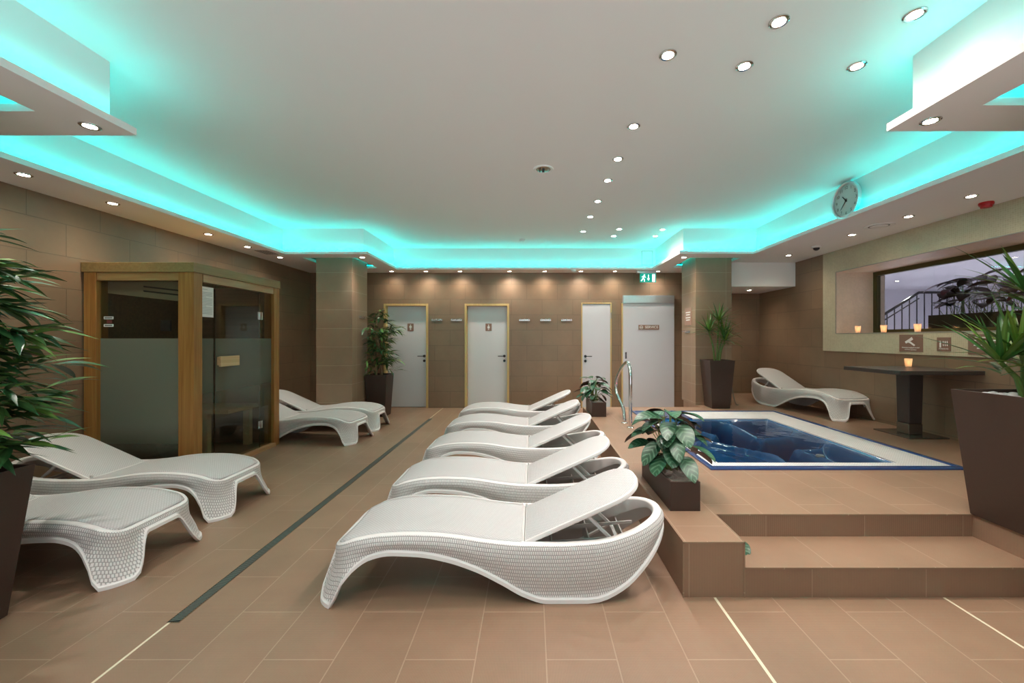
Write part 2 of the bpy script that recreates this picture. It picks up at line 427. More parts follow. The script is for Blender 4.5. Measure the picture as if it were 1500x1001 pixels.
def inpoly(x, y, poly):
    c = False
    for i in range(len(poly)):
        x0, y0 = poly[i]; x1, y1 = poly[i-1]
        if (y0 > y) != (y1 > y) and x < (x1-x0)*(y-y0)/(y1-y0)+x0: c = not c
    return c
def offset_poly(poly, d):
    out = []; n = len(poly)
    for i in range(n):
        a, p, b = poly[i-1], poly[i], poly[(i+1) % n]
        e1 = Vector((p[0]-a[0], p[1]-a[1])).normalized(); e2 = Vector((b[0]-p[0], b[1]-p[1])).normalized()
        out.append((p[0]+(e1.y+e2.y)*d, p[1]-(e1.x+e2.x)*d))
    return out
def ring_wall(mb, poly, d1, d2, z0, z1):
    a, b = offset_poly(poly, d1), offset_poly(poly, d2); n = len(poly)
    for i in range(n):
        j = (i+1) % n
        A0, A1, B0, B1 = a[i], a[j], b[i], b[j]
        mb.face([(*A0, z0), (*A1, z0), (*A1, z1), (*A0, z1)])
        mb.face([(*B0, z0), (*B1, z0), (*B1, z1), (*B0, z1)])
        mb.face([(*A0, z1), (*A1, z1), (*B1, z1), (*B0, z1)])
        mb.face([(*A0, z0), (*A1, z0), (*B1, z0), (*B0, z0)])

def text(body, size, mat, parent, loc, rot, align='CENTER', name='lettering', ext=.0008, sx=1.0):
    cu = bpy.data.curves.new(name, 'FONT'); cu.body = body; cu.size = size
    cu.align_x = align; cu.align_y = 'CENTER'; cu.extrude = ext
    o = bpy.data.objects.new(name, cu); COL.objects.link(o)
    cu.materials.append(mat); o.location = loc; o.rotation_euler = rot; o.scale = (sx, 1, 1)
    if parent: o.parent = parent
    return o

# ------------------------------------------------------------------ dimensions
XL, XR, YB, YF = -4.41, 4.53, 8.11, -1.3
ZS, ZSB, ZC = 2.69, 2.735, 3.105         # soffit underside, soffit top, high ceiling
PH = .295                                # platform height
YS0, YS1 = 2.18, 2.525                   # step treads
PX0, PX1, PY0, PY1 = 1.48, 3.61, 3.37, 6.05   # pool

# ------------------------------------------------------------------ floor and platform
mb = MB()
grid_solid(mb, [XL-.1, PX0+.02, PX1-.02, XR+.1], [YF-.1, PY0+.02, PY1-.02, YB+.2],
           lambda x, y: not (PX0 < x < PX1 and PY0 < y < PY1), -.1, 0)
struct(mb.build('floor', M['floor'], doubles=True), 'brown rectangular floor tiles with fine grid texture')

mb = MB()
def plat(x, y):
    if 1.137 < x < 2.73 and y < YS1: return False
    if x < 2.68 and y > 6.47: return False
    if x < 3.2 and y > 7.2: return False
    if PX0 < x < PX1 and PY0 < y < PY1: return False
    return True
grid_solid(mb, [.811, 1.137, PX0+.01, 2.68, 2.73, 3.2, PX1-.01, XR-.001], [YS0, YS1, PY0+.01, PY1-.01, 6.47, 7.2, YB-.001], plat, 0.0, PH)
tag(mb.build('floor_platform', M['plat'], doubles=True), 'raised tiled platform around the whirlpool', kind='structure')
mb = MB(); mb.box(1.137, 2.73, YS0, YS1, 0, .158)
tag(mb.build('floor_step', M['step']), 'lower tiled step in front of the platform', kind='structure')
# pale metal edge strips on the step noses
mb = MB()
mb.box(1.137, 2.73, YS0-.003, YS0+.004, .151, .160)
mb.box(1.137, 2.73, YS1-.003, YS1+.004, PH-.007, PH+.002)
mb.box(.808, 1.14, YS0-.003, YS0+.004, PH-.007, PH+.002)
mb.box(1.133, 1.140, YS0, YS1, PH-.007, PH+.002)
mb.box(1.133, 1.140, YS0-.003, YS0+.003, 0, PH)
mb.box(.807, .814, YS0-.003, YS0+.003, 0, PH)
mb.box(2.727, 2.733, YS0, YS1, PH-.007, PH+.002)
tag(mb.build('trim_1', M['column']), kind='structure')

# floor joints and drain
def strip(name, x, y0, y1, w, label):
    m_ = MB(); m_.box(x-w/2, x+w/2, y0, y1, .0, .0012)
    tag(m_.build(name, M['grout']), label, kind='structure')
strip('trim_2', -1.765, -1.3, 1.985, .011, 'pale joint strip in the floor running towards the drain')
strip('trim_3', .977, -1.3, YS0-.004, .014, 'pale joint strip in the floor in front of the tiled block')
strip('trim_4', 2.20, -1.3, YS0-.004, .012, 'pale joint strip in the floor in front of the steps')
strip('trim_5', -1.765, 7.02, 8.1, .010, 'pale joint strip beyond the drain')
dr = thing('floor_drain', 'long narrow slotted drain grate running along the floor between the lounger rows', 'drain', (-1.745, 1.985, 0))
mb = MB(); mb.box(-.030, -.026, 0, 5.03, 0, .004); mb.box(.026, .030, 0, 5.03, 0, .004)
mb.box(-.030, .030, -.004, 0, 0, .004); mb.box(-.030, .030, 5.03, 5.034, 0, .004)
mb.build('frame', M['steel'], dr)
mb = MB(); mb.box(-.026, .026, 0, 5.03, 0, .0008); mb.build('channel', M['drain_dark'], dr)
mb = MB()
y = .006
while y < 5.02:
    mb.face([(-.026, y, .003), (.026, y+.012, .003), (.026, y+.020, .003), (-.026, y+.008, .003)]); y += .0125
mb.build('grate', M['drain'], dr)

# ------------------------------------------------------------------ ceiling
mb = MB(); mb.box(XL-.1, XR+.1, YF-.1, YB+.1, ZC, ZC+.1)
struct(mb.build('ceiling', M['plaster']), 'high white plaster ceiling lit by teal cove light')
OPEN = [(-3.82, -1.0), (3.42, -1.0), (3.42, .9), (2.235, .9), (2.235, 2.566), (3.42, 2.566), (3.42, 6.27), (2.275, 6.27), (2.275, 7.69),
        (-2.55, 7.69), (-2.55, 6.30), (-3.82, 6.30), (-3.82, 2.62), (-2.54, 2.62), (-2.54, .9), (-3.82, .9)]
HOLES = [(-3.71, -2.85, 6.60, 7.56), (2.57, 3.38, 6.60, 7.46), (-3.71, -2.85, 1.2, 2.34), (2.52, 3.38, 1.2, 2.28)]
COLS = [(-3.53, -2.94, 6.67, 7.28), (2.68, 3.27, 6.67, 7.28), (-3.53, -2.94, 1.32, 1.93), (2.68, 3.27, 1.32, 1.93)]
xs = [XL-.05, XR+.05] + [p[0] for p in OPEN] + [v for h in HOLES for v in h[:2]]
ys = [YF-.05, YB+.05] + [p[1] for p in OPEN] + [v for h in HOLES for v in h[2:]]
mb = MB()
grid_solid(mb, xs, ys, lambda x, y: not inpoly(x, y, OPEN) and not any(h[0] < x < h[1] and h[2] < y < h[3] for h in HOLES), ZS, ZSB)
struct(mb.build('ceiling_soffit', M['plaster'], doubles=True), 'lowered white ceiling border carrying spotlights and the cove ledge')
mb = MB(); ring_wall(mb, OPEN, .085, .105, ZSB, ZC)
struct(mb.build('ceiling_fascia', M['plaster'], doubles=True), 'upright white face between lowered border and high ceiling')
mb = MB(); ring_wall(mb, OPEN, .030, .044, ZSB+.001, ZSB+.010)
tag(mb.build('led_strip', M['led'], doubles=True), 'teal LED strip running around the cove ledge of the high ceiling', 'light strip')
nm = ['far left', 'far right', 'near left', 'near right']
for k, h in enumerate(HOLES):
    mb = MB(); ring_wall(mb, [(h[0], h[2]), (h[1], h[2]), (h[1], h[3]), (h[0], h[3])], .030, .044, ZSB+.001, ZSB+.010)
    tag(mb.build('led_strip', M['led'], doubles=True), 'teal LED strip around the ceiling gap at the %s column' % nm[k], 'light strip', 'light strips around the columns')
for k, c in enumerate(COLS):
    z0 = PH if k in (1,) else (PH if k == 3 else 0)
    if k == 3: z0 = 0
    mb = MB(); mb.box(*c, z0, ZC)
    struct(mb.build('column', M['column'], bevel=.003), 'square tiled column, %s' % nm[k])

# alcove bulkhead
mb = MB(); mb.box(3.27, XR-.001, 7.0, YB-.001, 2.277, ZS)
struct(mb.build('ceiling_bulkhead', M['plaster'], bevel=.002), 'white box dropped from the ceiling over the far right alcove')

# ------------------------------------------------------------------ walls
DOORS = [(-2.945, -2.06, 2.075), (-1.335, -.45, 2.075), (.985, 1.585, 2.095)]
SERV = (1.80, 2.62, 2.07)
mb = MB()
grid_solid(mb, [XL-.1, XR+.1]+[v for d in DOORS for v in d[:2]], [0, ZC, 2.075, 2.095],
           lambda x, z: not any(d[0] < x < d[1] and z < d[2] for d in DOORS), YB, YB+.14, axes='xzy')
struct(mb.build('wall_back', M['wall'], doubles=True))
mb = MB(); mb.box(XL-.1, XR+.1, YB+.14, YB+.2, 0, ZC); struct(mb.build('wall_behind_doors', M['door']))
mb = MB(); mb.box(XL-.1, XL, YF, YB, 0, ZC); struct(mb.build('wall_left', M['wall_side']))
WY0, WY1, WZ0, WZ1 = 2.6, 6.06, 1.456, 2.37
mb = MB()
grid_solid(mb, [YF, WY0, WY1, YB+.1], [0, WZ0, WZ1, ZC], lambda y, z: not (WY0 < y < WY1 and WZ0 < z < WZ1), XR, 5.25, axes='yzx')
struct(mb.build('wall_right', M['wall_side'], doubles=True))
mb = MB()
grid_solid(mb, [YF, WY0, WY1, 6.33], [1.195, WZ0, WZ1, ZS], lambda y, z: not (WY0 < y < WY1 and WZ0 < z < WZ1), XR-.008, XR, axes='yzx')
struct(mb.build('wall_mosaic', M['mosaic'], doubles=True), 'beige mosaic band around the window on the right wall')
mb = MB()   # reveal lining
mb.box(XR-.006, 5.24, WY1-.006, WY1, WZ0, WZ1)
mb.box(XR-.006, 5.24, WY0, WY1, WZ1-.006, WZ1)
mb.box(XR-.006, 5.24, WY0, WY1, WZ0, WZ0+.006)
struct(mb.build('trim_6', M['mosaic_reveal_lit']), 'beige mosaic lining of the window recess with painted-in warm light')
mb = MB()
for a in ((WY0, WY1, WZ1-.004, WZ1+.004), (WY0, WY1, WZ0-.004, WZ0+.004), (WY1-.004, WY1+.004, WZ0, WZ1)):
    mb.box(XR-.012, XR-.004, *a)
struct(mb.build('trim_7', simple('dull_metal', (.35, .33, .30), .55, metal=.5)), 'thin metal edge around the window recess')
# window
w = thing('window_1', 'wide interior window with olive frame in the right wall', None, (5.08, 0, 0)); w['kind'] = 'structure'
if 'category' in w: del w['category']
a0, a1, b0, b1 = WY0+.01, WY1-.006, WZ0+.006, WZ1-.006
mb = MB()
grid_solid(mb, [a0, a0+.06, a1-.06, a1], [b0, b0+.05, b1-.06, b1], lambda y, z: not (a0+.06 < y < a1-.06 and b0+.05 < z < b1-.06), -.01, .05, axes='yzx')
mb.build('window_frame', M['olive'], w, doubles=True)
mb = MB(); mb.box(.015, .021, a0+.05, a1-.05, b0+.04, b1-.05); mb.build('pane', M['glass'], w)

# room behind the window
mb = MB()
mb.box(5.25, 12, 11.3, 11.4, 0, 2.8); mb.box(12, 12.1, -1, 11.4, 0, 2.8); mb.box(5.25, 12, -1.1, -1, 0, 2.8); mb.box(5.2, 5.25, YB+.1, 11.4, 0, 2.8)
struct(mb.build('wall_adjoining_room', M['lavender']), 'pale lavender wall of the room seen through the window')
mb = MB(); mb.box(5.25, 12.1, -1.1, 11.4, 2.74, 2.85); struct(mb.build('ceiling_adjoining_room', M['lavender']))
mb = MB(); mb.box(5.25, 12.1, -1.1, 11.4, -.1, 0); struct(mb.build('floor_adjoining_room', M['lavender']))
mb = MB(); mb.box(5.27, 5.62, 2.4, 5.47, 0, 1.44); struct(mb.build('wall_ledge', M['lavender']))

# ------------------------------------------------------------------ doors
def lever(parent, x, y, z, sgn):
    h = thing('door_handle', None, None, (x, y, z)); h.parent = parent
    mb = MB(); mb.tube([(0, 0, 0), (0, -.014, 0)], .026, 20); mb.tube([(0, -.014, -.0), (0, -.05, 0)], .009, 12)
    mb.tube([(0, -.05, 0), (sgn*.03, -.055, 0), (sgn*.125, -.052, 0)], .008, 10)
    mb.tube([(0, 0, -.095), (0, -.012, -.095)], .026, 20)
    mb.build('lever', M['dark'], h, smooth=True)
for k, (x0, x1, z1) in enumerate(DOORS):
    d = bpy.data.objects.new('door_%d' % (k+1), None); COL.objects.link(d); d.location = (0, YB, 0)
    lab = ['grey flush toilet door with men sign beside the tall leafy plant, left', 'grey flush toilet door with women sign in the middle of the back wall', 'narrow white flush cupboard door between hook row and sliding door'][k]
    tag(d, lab, kind='structure')
    fw = .042 if k < 2 else .02
    mb = MB()
    mb.box(x0, x0+fw, -.012, .11, 0, z1); mb.box(x1-fw, x1, -.012, .11, 0, z1); mb.box(x0+fw, x1-fw, -.012, .11, z1-fw, z1)
    mb.build('door_frame', M['door_frame'], d, bevel=.002)
    yy = .095 if k < 2 else .002
    mb = MB(); mb.box(x0+fw+.003, x1-fw-.003, yy, yy+.04, .008, z1-fw-.003); mb.build('door_leaf', M['door_pale'] if k < 2 else M['door'], d, bevel=.002)
    if k < 2: lever(d, x1-fw-.06, yy, 1.03, -1)
    else: lever(d, x0+fw+.06, yy, 1.03, 1)
    if k == 2:
        mb = MB(); mb.tube([(x1-.012, -.02, 1.78), (x1-.012, -.02, 1.90)], .008); mb.build('hinge', M['steel'], d)
# sliding service door
d = bpy.data.objects.new('door_4', None); COL.objects.link(d); d.location = (0, YB, 0)
tag(d, 'white sliding service door hanging from an aluminium rail', kind='structure')
mb = MB(); mb.box(SERV[0], SERV[1]+.19, -.075, 0, 2.085, 2.235); mb.build('door_rail_cover', M['alu'], d, bevel=.003)
mb = MB(); mb.box(1.802, 2.815, -.058, -.014, .012, 2.085); mb.build('door_leaf', M['door'], d, bevel=.003)
mb = MB(); mb.box(1.79-.01, 1.802, -.058, 0, 0, 2.085); mb.build('door_frame', M['door_frame'], d)
mb = MB(); mb.box(1.84, 1.88, -.061, -.058, .98, 1.12)
mb.mi = 1; mb.box(1.849, 1.871, -.0625, -.060, .99, 1.11); mb.build('door_pull', [M['steel'], M['dark']], d)
# (leaf ends left of the column; the column hides the rail's right end)

def door_sign(x, z, y, gender, label):
    s = thing('door_sign', label, 'sign', (x, y, z), group=None)
    mb = MB(); mb.box(-.062, .062, -.004, 0, -.075, .075); mb.build('sign_plate', M['sign'], s)
    mb = MB()
    mb.tube([(0, -.0045, .043), (0, -.006, .043)], .011, 14)
    if gender == 'm':
        mb.box(-.017, .017, -.006, -.0045, -.005, .027); mb.box(-.013, -.002, -.006, -.0045, -.055, -.005); mb.box(.002, .013, -.006, -.0045, -.055, -.005)
        mb.box(-.025, -.019, -.006, -.0045, -.01, .025); mb.box(.019, .025, -.006, -.0045, -.01, .025)
    else:
        mb.face([(-.010, -.006, .028), (.010, -.006, .028), (.024, -.006, -.02), (-.024, -.006, -.02)])
        mb.box(-.011, -.003, -.006, -.0045, -.055, -.02); mb.box(.003, .011, -.006, -.0045, -.055, -.02)
        mb.box(-.024, -.019, -.006, -.0045, -.01, .022); mb.box(.019, .024, -.006, -.0045, -.01, .022)
    mb.build('pictogram', M['sign_white'], s)
door_sign(-2.44, 1.61, YB+.094, 'm', 'small brown restroom sign with white figure on the left grey door')
door_sign(-.87, 1.61, YB+.094, 'w', 'small brown restroom sign with white figure on the middle grey door')
s = thing('service_sign', 'long brown sign reading SERVICE on the white sliding door', 'sign', (2.31, YB-.059, 1.605))
mb = MB(); mb.box(-.205, .205, -.004, 0, -.047, .047); mb.build('sign_plate', M['sign'], s)
text('SERVICE', .072, M['sign_white'], s, (.055, -.005, 0), (R(90), 0, 0))
mb = MB()
for i in range(28):
    a0_, a1_ = 2*math.pi*i/28, 2*math.pi*(i+1)/28
    mb.face([(-.148+.034*math.cos(a0_), -.005, .034*math.sin(a0_)), (-.148+.034*math.cos(a1_), -.005, .034*math.sin(a1_)),
             (-.148+.028*math.cos(a1_), -.005, .028*math.sin(a1_)), (-.148+.028*math.cos(a0_), -.005, .028*math.sin(a0_))])
mb.box(-.172, -.124, -.006, -.005, -.006, .006)
mb.build('no_entry_symbol', M['sign_white'], s)

# coat hooks
def hook(parts_at, rz, label):
    h = thing('coat_hook_rack', label, 'coat hook', parts_at, rz, 'coat hook racks')
    mb = MB(); mb.box(-.108, .108, -.012, 0, -.018, .018); mb.build('rail', M['steel'], h, bevel=.002)
    for x in (-.08, 0, .08):
        mb = MB(); mb.tube([(x, -.012, 0), (x, -.06, .004), (x, -.066, .014)], .0075, 10); mb.tube([(x, -.062, .008), (x, -.068, .012)], .012, 12)
        mb.build('peg', M['chrome'], h, smooth=True)
hk = [(-1.885, 'leftmost of the two racks between the grey doors'), (-1.5, 'right one of the two racks between the grey doors'),
      (-.145, 'leftmost of the three racks right of the middle door'), (.275, 'middle one of the three racks beside the narrow door'), (.695, 'rightmost of the three racks, beside the narrow door')]
for x, t in hk: hook((x, YB, 1.75), 0, 'chrome three peg coat hook rack, ' + t)
hook((2.68, 7.0, 1.50), R(-90), 'chrome coat hook rack on the right column below the small sign')
hook((-2.94, 7.05, 1.75), R(90), 'chrome coat hook rack on the left column behind the leafy plant')
s = thing('column_sign', 'small brown notice with white lines on the side of the right column', 'sign', (2.68, 6.98, 1.76))
mb = MB(); mb.box(-.005, 0, -.15, .15, -.15, .15); mb.build('sign_plate', simple('copper_sign', (.36, .22, .16), .4), s)
mb = MB()
for z, l in ((.07, .2), (.03, .16), (-.02, .2), (-.06, .16)): mb.box(-.0065, -.005, -l/2, l/2, z-.008, z+.008)
mb.build('lettering', M['sign_white'], s)

# ------------------------------------------------------------------ spotlights
def spot_proto(r=.042):
    root = thing('ceiling_spotlight', 'x', 'spotlight', (0, 0, 0))
    mb = MB(); n = 28
    mb.lathe([(r*.78, 0.0), (r*.80, -.006), (r*1.05, -.009), (r*1.22, -.005), (r*1.24, 0)], n, cap=False)
    mb.build('bezel', M['steel'], root, smooth=True)
    mb = MB(); mb.cyl((0, 0), r*.8, -.006, -.001, 24); mb.build('lens', M['lamp'], root)
    return root
proto = spot_proto()
used = [False]
def spot(x, y, z, label, energy=14, col=(1.0, .80, .60), cone=100, group='recessed ceiling spotlights', blend=.75, cool=False, size=.03):
    o = proto if not used[0] else copy_tree(proto)
    used[0] = True
    o.location = (x, y, z); o['label'] = label; o['group'] = group
    L = bpy.data.lights.new('spot_lamp', 'SPOT'); L.energy = energy; L.color = col
    L.spot_size = R(cone); L.spot_blend = blend; L.shadow_soft_size = size
    l = bpy.data.objects.new('spot_lamp', L); COL.objects.link(l); l.parent = o; l.location = (0, 0, -.015)
    if cool:
        for ch in o.children:
            if ch.name.startswith('lens'):
                ch.data = ch.data.copy() if ch.data.users > 1 else ch.data
                ch.data.materials[0] = M['lamp_cool']
    return o
WARM = (1.0, .84, .68); COOL = (1.0, .915, .90)
ordn = ['leftmost', 'second from left', 'third from left', 'fourth from left', 'fifth from left', 'sixth from left', 'seventh from left', 'rightmost']
E_BACK, E_MAIN, E_SIDE = 14, 50, 25
for k, x in enumerate((-2.72, -2.05, -1.39, -.43, .25, .95, 1.61, 2.45)):
    c = [WARM, WARM, WARM, (1.0, .93, .88), WARM, COOL, WARM, COOL][k]
    spot(x, 7.9, ZS, 'recessed spotlight in the row above the back wall, %s' % ordn[k], E_BACK*(1.9 if k == 3 else 1.3 if k == 5 else 1), c, cone=150, blend=1)
pl = ['nearest the camera', 'second from the camera', 'third from the camera', 'fourth from the camera', 'fifth from the camera', 'sixth from the camera', 'farthest from the camera']
for k, y in enumerate((2.47, 3.30, 3.90, 4.43, 5.10, 5.75, 6.54)):
    spot(.825, y, ZC, 'bright spotlight in the long line of the high ceiling, %s' % pl[k], E_MAIN, COOL, cone=112, cool=True)
for x, y, t in ((1.34, 2.21, 'front one of the pair right of the starry spot'), (1.34, 2.57, 'back one of the pair right of the starry spot'),
                (2.03, 2.16, 'large one near the top right corner of the high ceiling'), (2.05, 2.57, 'one beside the right ceiling box, behind the corner one'),
                (1.373, 6.4, 'front one of the far middle pair'), (1.373, 6.83, 'back one of the far middle pair'),
                (2.06, 6.42, 'front one of the far right pair by the teal ledge'), (2.07, 6.83, 'back one of the far right pair by the teal ledge')):
    spot(x, y, ZC, 'spotlight in the high ceiling, ' + t, E_MAIN*.55 if x < 2 else E_MAIN*.45, COOL, cone=112, cool=x < 1.5)
for k, y in enumerate((3.24, 3.93, 5.09, 5.79, 6.54)):
    spot(-4.04, y, ZS, 'recessed spotlight in the left ceiling border, ' + ['nearest, above the leafy plant', 'second, before the wooden cabin', 'third, above the wooden cabin', 'fourth, at the far end of the cabin', 'last, near the far left column'][k], E_SIDE*(.65 if k < 2 else 1.0 if k == 2 else .5), WARM)
for k, y in enumerate((3.73, 4.35, 5.12, 6.38)):
    spot(4.02, y, ZS, 'recessed spotlight in the right ceiling border, ' + ['nearest, beside the red alarm', 'second, beside the round vent', 'third, below the wall clock', 'fourth, by the dome camera'][k], E_SIDE*.35, WARM)
spot(-2.71, 2.50, ZS, 'recessed spotlight under the near left ceiling box corner', E_SIDE*1.9, COOL)
spot(-2.72, 6.54, ZS, 'recessed spotlight under the far left ceiling box corner', E_SIDE*1.1, COOL)
spot(2.387, 2.44, ZS, 'recessed spotlight under the near right ceiling box corner', E_SIDE*1.2, WARM)
spot(2.44, 6.54, ZS, 'recessed spotlight under the far right ceiling box corner', E_SIDE*1.0, WARM)
spot(4.0, 7.5, 2.277, 'recessed spotlight under the white box in the far right alcove', E_SIDE*.42, WARM)
for x, y in ((.825, 1.6), (.825, .8), (-1.6, 1.3), (-1.3, 0.2)):  # added lamps out of view, filling light near the camera
    spot(x, y, ZC if x > -3.8 else ZS, 'added fill spotlight in the high ceiling, out of view near the camera', E_MAIN*.75, COOL, cone=120, group='added unseen fill spotlights')
for x, y in ((8.0, 5.2), (9.2, 7.2), (10.2, 8.6), (8.6, 9.6), (7.0, 6.9), (6.6, 3.6)):
    spot(x, y, 2.74, 'small ceiling spotlight seen through the window in the adjoining room', 420, (.93, .9, 1.0), cone=130, group='ceiling spotlights of the adjoining room')

# ------------------------------------------------------------------ ceiling fittings
s = thing('ceiling_speaker', 'round recessed chrome fitting in the middle of the high ceiling', 'ceiling fitting', (.118, 4.14, ZC))
mb = MB(); mb.lathe([(.075, .0), (.077, -.006), (.098, -.008), (.105, 0)], 36, cap=False); mb.build('ring', M['plaster'], s, smooth=True)
mb = MB(); mb.lathe([(.001, -.012), (.03, -.010), (.06, -.005), (.078, -.002)], 32, cap=False)
mb.build('reflector', simple('rough_chrome', (.45, .45, .42), .2, metal=1, bump=1, bscale=40), s, smooth=True)
mb = MB(); mb.box(-.012, .012, -.03, .03, -.02, -.012); mb.box(-.04, -.03, -.04, .04, -.016, -.012); mb.build('bracket', M['dark'], s)
s = thing('smoke_detector', 'small white round detector on the high ceiling near the back', 'detector', (-.166, 7.08, ZC))
mb = MB(); mb.lathe([(.05, 0), (.05, -.02), (.035, -.035), (.001, -.037)], 24, cap=False); mb.build('cover', M['white'], s, smooth=True)
s = thing('smoke_detector', 'small white detector at the edge of the lowered ceiling above the back wall', 'detector', (.79, 7.72, ZS))
mb = MB(); mb.lathe([(.045, 0), (.045, -.03), (.03, -.05), (.001, -.052)], 24, cap=False); mb.build('cover', M['white'], s, smooth=True)
s = thing('ceiling_camera', 'small dark dome camera under the right ceiling border', 'camera', (4.03, 5.77, ZS))
mb = MB(); mb.lathe([(.06, 0), (.06, -.018), (.05, -.024)], 24); mb.build('base', M['white'], s, smooth=True)
mb = MB(); mb.lathe([(.042, -.022), (.036, -.045), (.02, -.058), (.001, -.062)], 20, cap=False); mb.build('dome', M['dark'], s, smooth=True)
s = thing('ceiling_fire_alarm', 'red round fire alarm on the right ceiling border', 'alarm', (4.36, 3.91, ZS))
mb = MB(); mb.lathe([(.052, 0), (.055, -.012), (.05, -.03)], 24); mb.build('base', M['red'], s, smooth=True)
mb = MB(); mb.lathe([(.043, -.03), (.04, -.05), (.001, -.053)], 24, cap=False); mb.build('sounder', M['red'], s, smooth=True)
def vent(x, y, label):
    s = thing('ceiling_vent', label, 'vent', (x, y, ZS))
    mb = MB(); mb.lathe([(.10, 0), (.10, -.006), (.14, -.010), (.145, 0)], 40, cap=False); mb.build('rim', M['white'], s, smooth=True)
    mb = MB(); mb.cyl((0, 0), .10, -.002, -.0005, 30); mb.build('duct', M['dark'], s)
    mb = MB(); mb.lathe([(.001, -.014), (.06, -.012), (.085, -.006), (.08, -.003)], 36, cap=False); mb.build('disc', M['white'], s, smooth=True)
vent(4.02, 4.72, 'round white ventilation disc in the right ceiling border near the clock')
s = thing('ceiling_grille', 'slotted rectangular grille in the left ceiling border above the cabin end', 'vent', (-4.0, 6.15, ZS))
mb = MB(); mb.box(-.12, .12, -.17, .17, -.006, 0); mb.build('frame', M['white'], s, bevel=.002)
for k in range(5):
    mb = MB(); mb.box(-.09+.04*k, -.07+.04*k, -.15, .15, -.008, -.0055); mb.build('slot', M['ink'], s)
# access panel on the back fascia
s = thing('access_panel', 'flush square access panel on the face above the back border', 'panel', (2.2-.0, 7.775, 2.92))
mb = MB(); mb.box(-.10, .10, -.004, 0, -.13, .13); mb.build('panel', M['plaster'], s)
mb = MB(); grid_solid(mb, [-.104, -.1, .1, .104], [-.134, -.13, .13, .134], lambda u, v: abs(u) > .1 or abs(v) > .13, -.003, -.0005, axes='xzy'); mb.build('gap', M['ink'], s)

# exit sign
s = thing('exit_sign', 'green and white lit emergency exit sign with running figure and arrow', 'sign', (2.2, 7.84, ZS))
mb = MB(); mb.box(-.18, .19, -.04, .04, -.055, 0); mb.build('housing', M['alu'], s, bevel=.004)
mb = MB(); mb.box(-.12, .19, -.004, .004, -.225, -.055); mb.build('panel', M['green_sign'], s)
mb = MB()
Yp = -.0052
mb.box(.115, .17, Yp, -.004, -.215, -.07)                                     # open doorway
mb.box(.035, .05, Yp, -.004, -.15, -.08); mb.face([(.015, Yp, -.15), (.07, Yp, -.15), (.0425, Yp, -.195)])   # arrow
mb.tube([(-.035, -.004, -.085), (-.035, Yp, -.085)], .014, 12)               # running figure
mb.face([(-.05, Yp, -.10), (-.03, Yp, -.10), (-.05, Yp, -.155), (-.07, Yp, -.15)])
mb.face([(-.07, Yp, -.15), (-.052, Yp, -.155), (-.09, Yp, -.205), (-.105, Yp, -.20)])
mb.face([(-.06, Yp, -.15), (-.045, Yp, -.15), (-.025, Yp, -.175), (-.04, Yp, -.178)])
mb.face([(-.04, Yp, -.172), (-.025, Yp, -.172), (-.028, Yp, -.21), (-.042, Yp, -.21)])
mb.face([(-.045, Yp, -.105), (-.03, Yp, -.105), (-.005, Yp, -.13), (-.013, Yp, -.137)])
mb.face([(-.05, Yp, -.10), (-.05, Yp, -.112), (-.09, Yp, -.13), (-.09, Yp, -.12)])
mb.build('pictogram', M['exit_white'], s)

# ------------------------------------------------------------------ clock
c = thing('wall_clock', 'round wall clock with black numerals leaning on the right teal ledge', 'clock', (3.455, 4.46, 2.895), rot=(R(90), 0, R(-90)))
# local: x -> -Y world (viewer's right), y -> up, z -> towards the room
def ringpts(r, z, n=48): return [(r*math.cos(2*math.pi*i/n), r*math.sin(2*math.pi*i/n), z) for i in range(n)]
mb = MB(); mb.prism([ringpts(.172, .012), ringpts(.172, .03), ringpts(.180, .038), ringpts(.194, .036), ringpts(.200, .022), ringpts(.196, 0)], cap=False)
mb.build('rim', M['alu'], c, smooth=True)
mb = MB(); mb.prism([ringpts(.172, 0), ringpts(.172, .014)]); mb.build('dial', M['clock_face'], c)
for n_ in range(1, 13):
    a = R(90-30*n_)
    text(str(n_), .048, M['ink'], c, (.138*math.cos(a), .138*math.sin(a), .0155), (0, 0, 0), name='numeral', ext=.0005)
def hand(name, ang, L_, w_):
    a = R(90-ang); mb = MB(); d_ = Vector((math.cos(a), math.sin(a), 0)); n_ = Vector((-d_.y, d_.x, 0))*w_/2
    mb.prism([[(-d_*.02+n_+Vector((0, 0, z))), (-d_*.02-n_+Vector((0, 0, z))), (d_*L_-n_*.6+Vector((0, 0, z))), (d_*L_+n_*.6+Vector((0, 0, z)))] for z in (.018, .020)])
    mb.build(name, M['rubber'], c)
hand('hour_hand', 10.6*30, .075, .012); hand('minute_hand', 37*6, .115, .008)
mb = MB(); mb.prism([ringpts(.009, .016, 16), ringpts(.009, .023, 16)]); mb.build('hub', M['rubber'], c)

# ------------------------------------------------------------------ wall signs on the mosaic
def wsign(y, z, wy, hz, label):
    s = thing('wall_sign', label, 'sign', (XR-.008, y, z), rot=(R(90), 0, R(-90)))
    mb = MB(); mb.box(-wy/2, wy/2, -hz/2, hz/2, 0, .005); mb.build('sign_plate', M['sign'], s)
    return s
s = wsign(4.86, 1.328, .30, .205, 'brown sign with white surveillance camera symbol above the dark table')
mb = MB(); Z_ = .006
mb.face([(-.075, .018, Z_), (-.02, .05, Z_), (.015, .075, Z_), (.035, .045, Z_), (-.02, .012, Z_), (-.06, -.005, Z_)])
mb.face([(-.03, .008, Z_), (.0, .02, Z_), (.06, -.02, Z_), (.045, -.035, Z_), (0, -.005, Z_)])
mb.build('camera_symbol', M['sign_white'], s)
text('Kamerával megfigyelt terület!', .019, M['sign_white'], s, (0, -.052, .0055), (0, 0, 0))
text('CCTV in operation', .019, M['sign_white'], s, (0, -.077, .0055), (0, 0, 0))
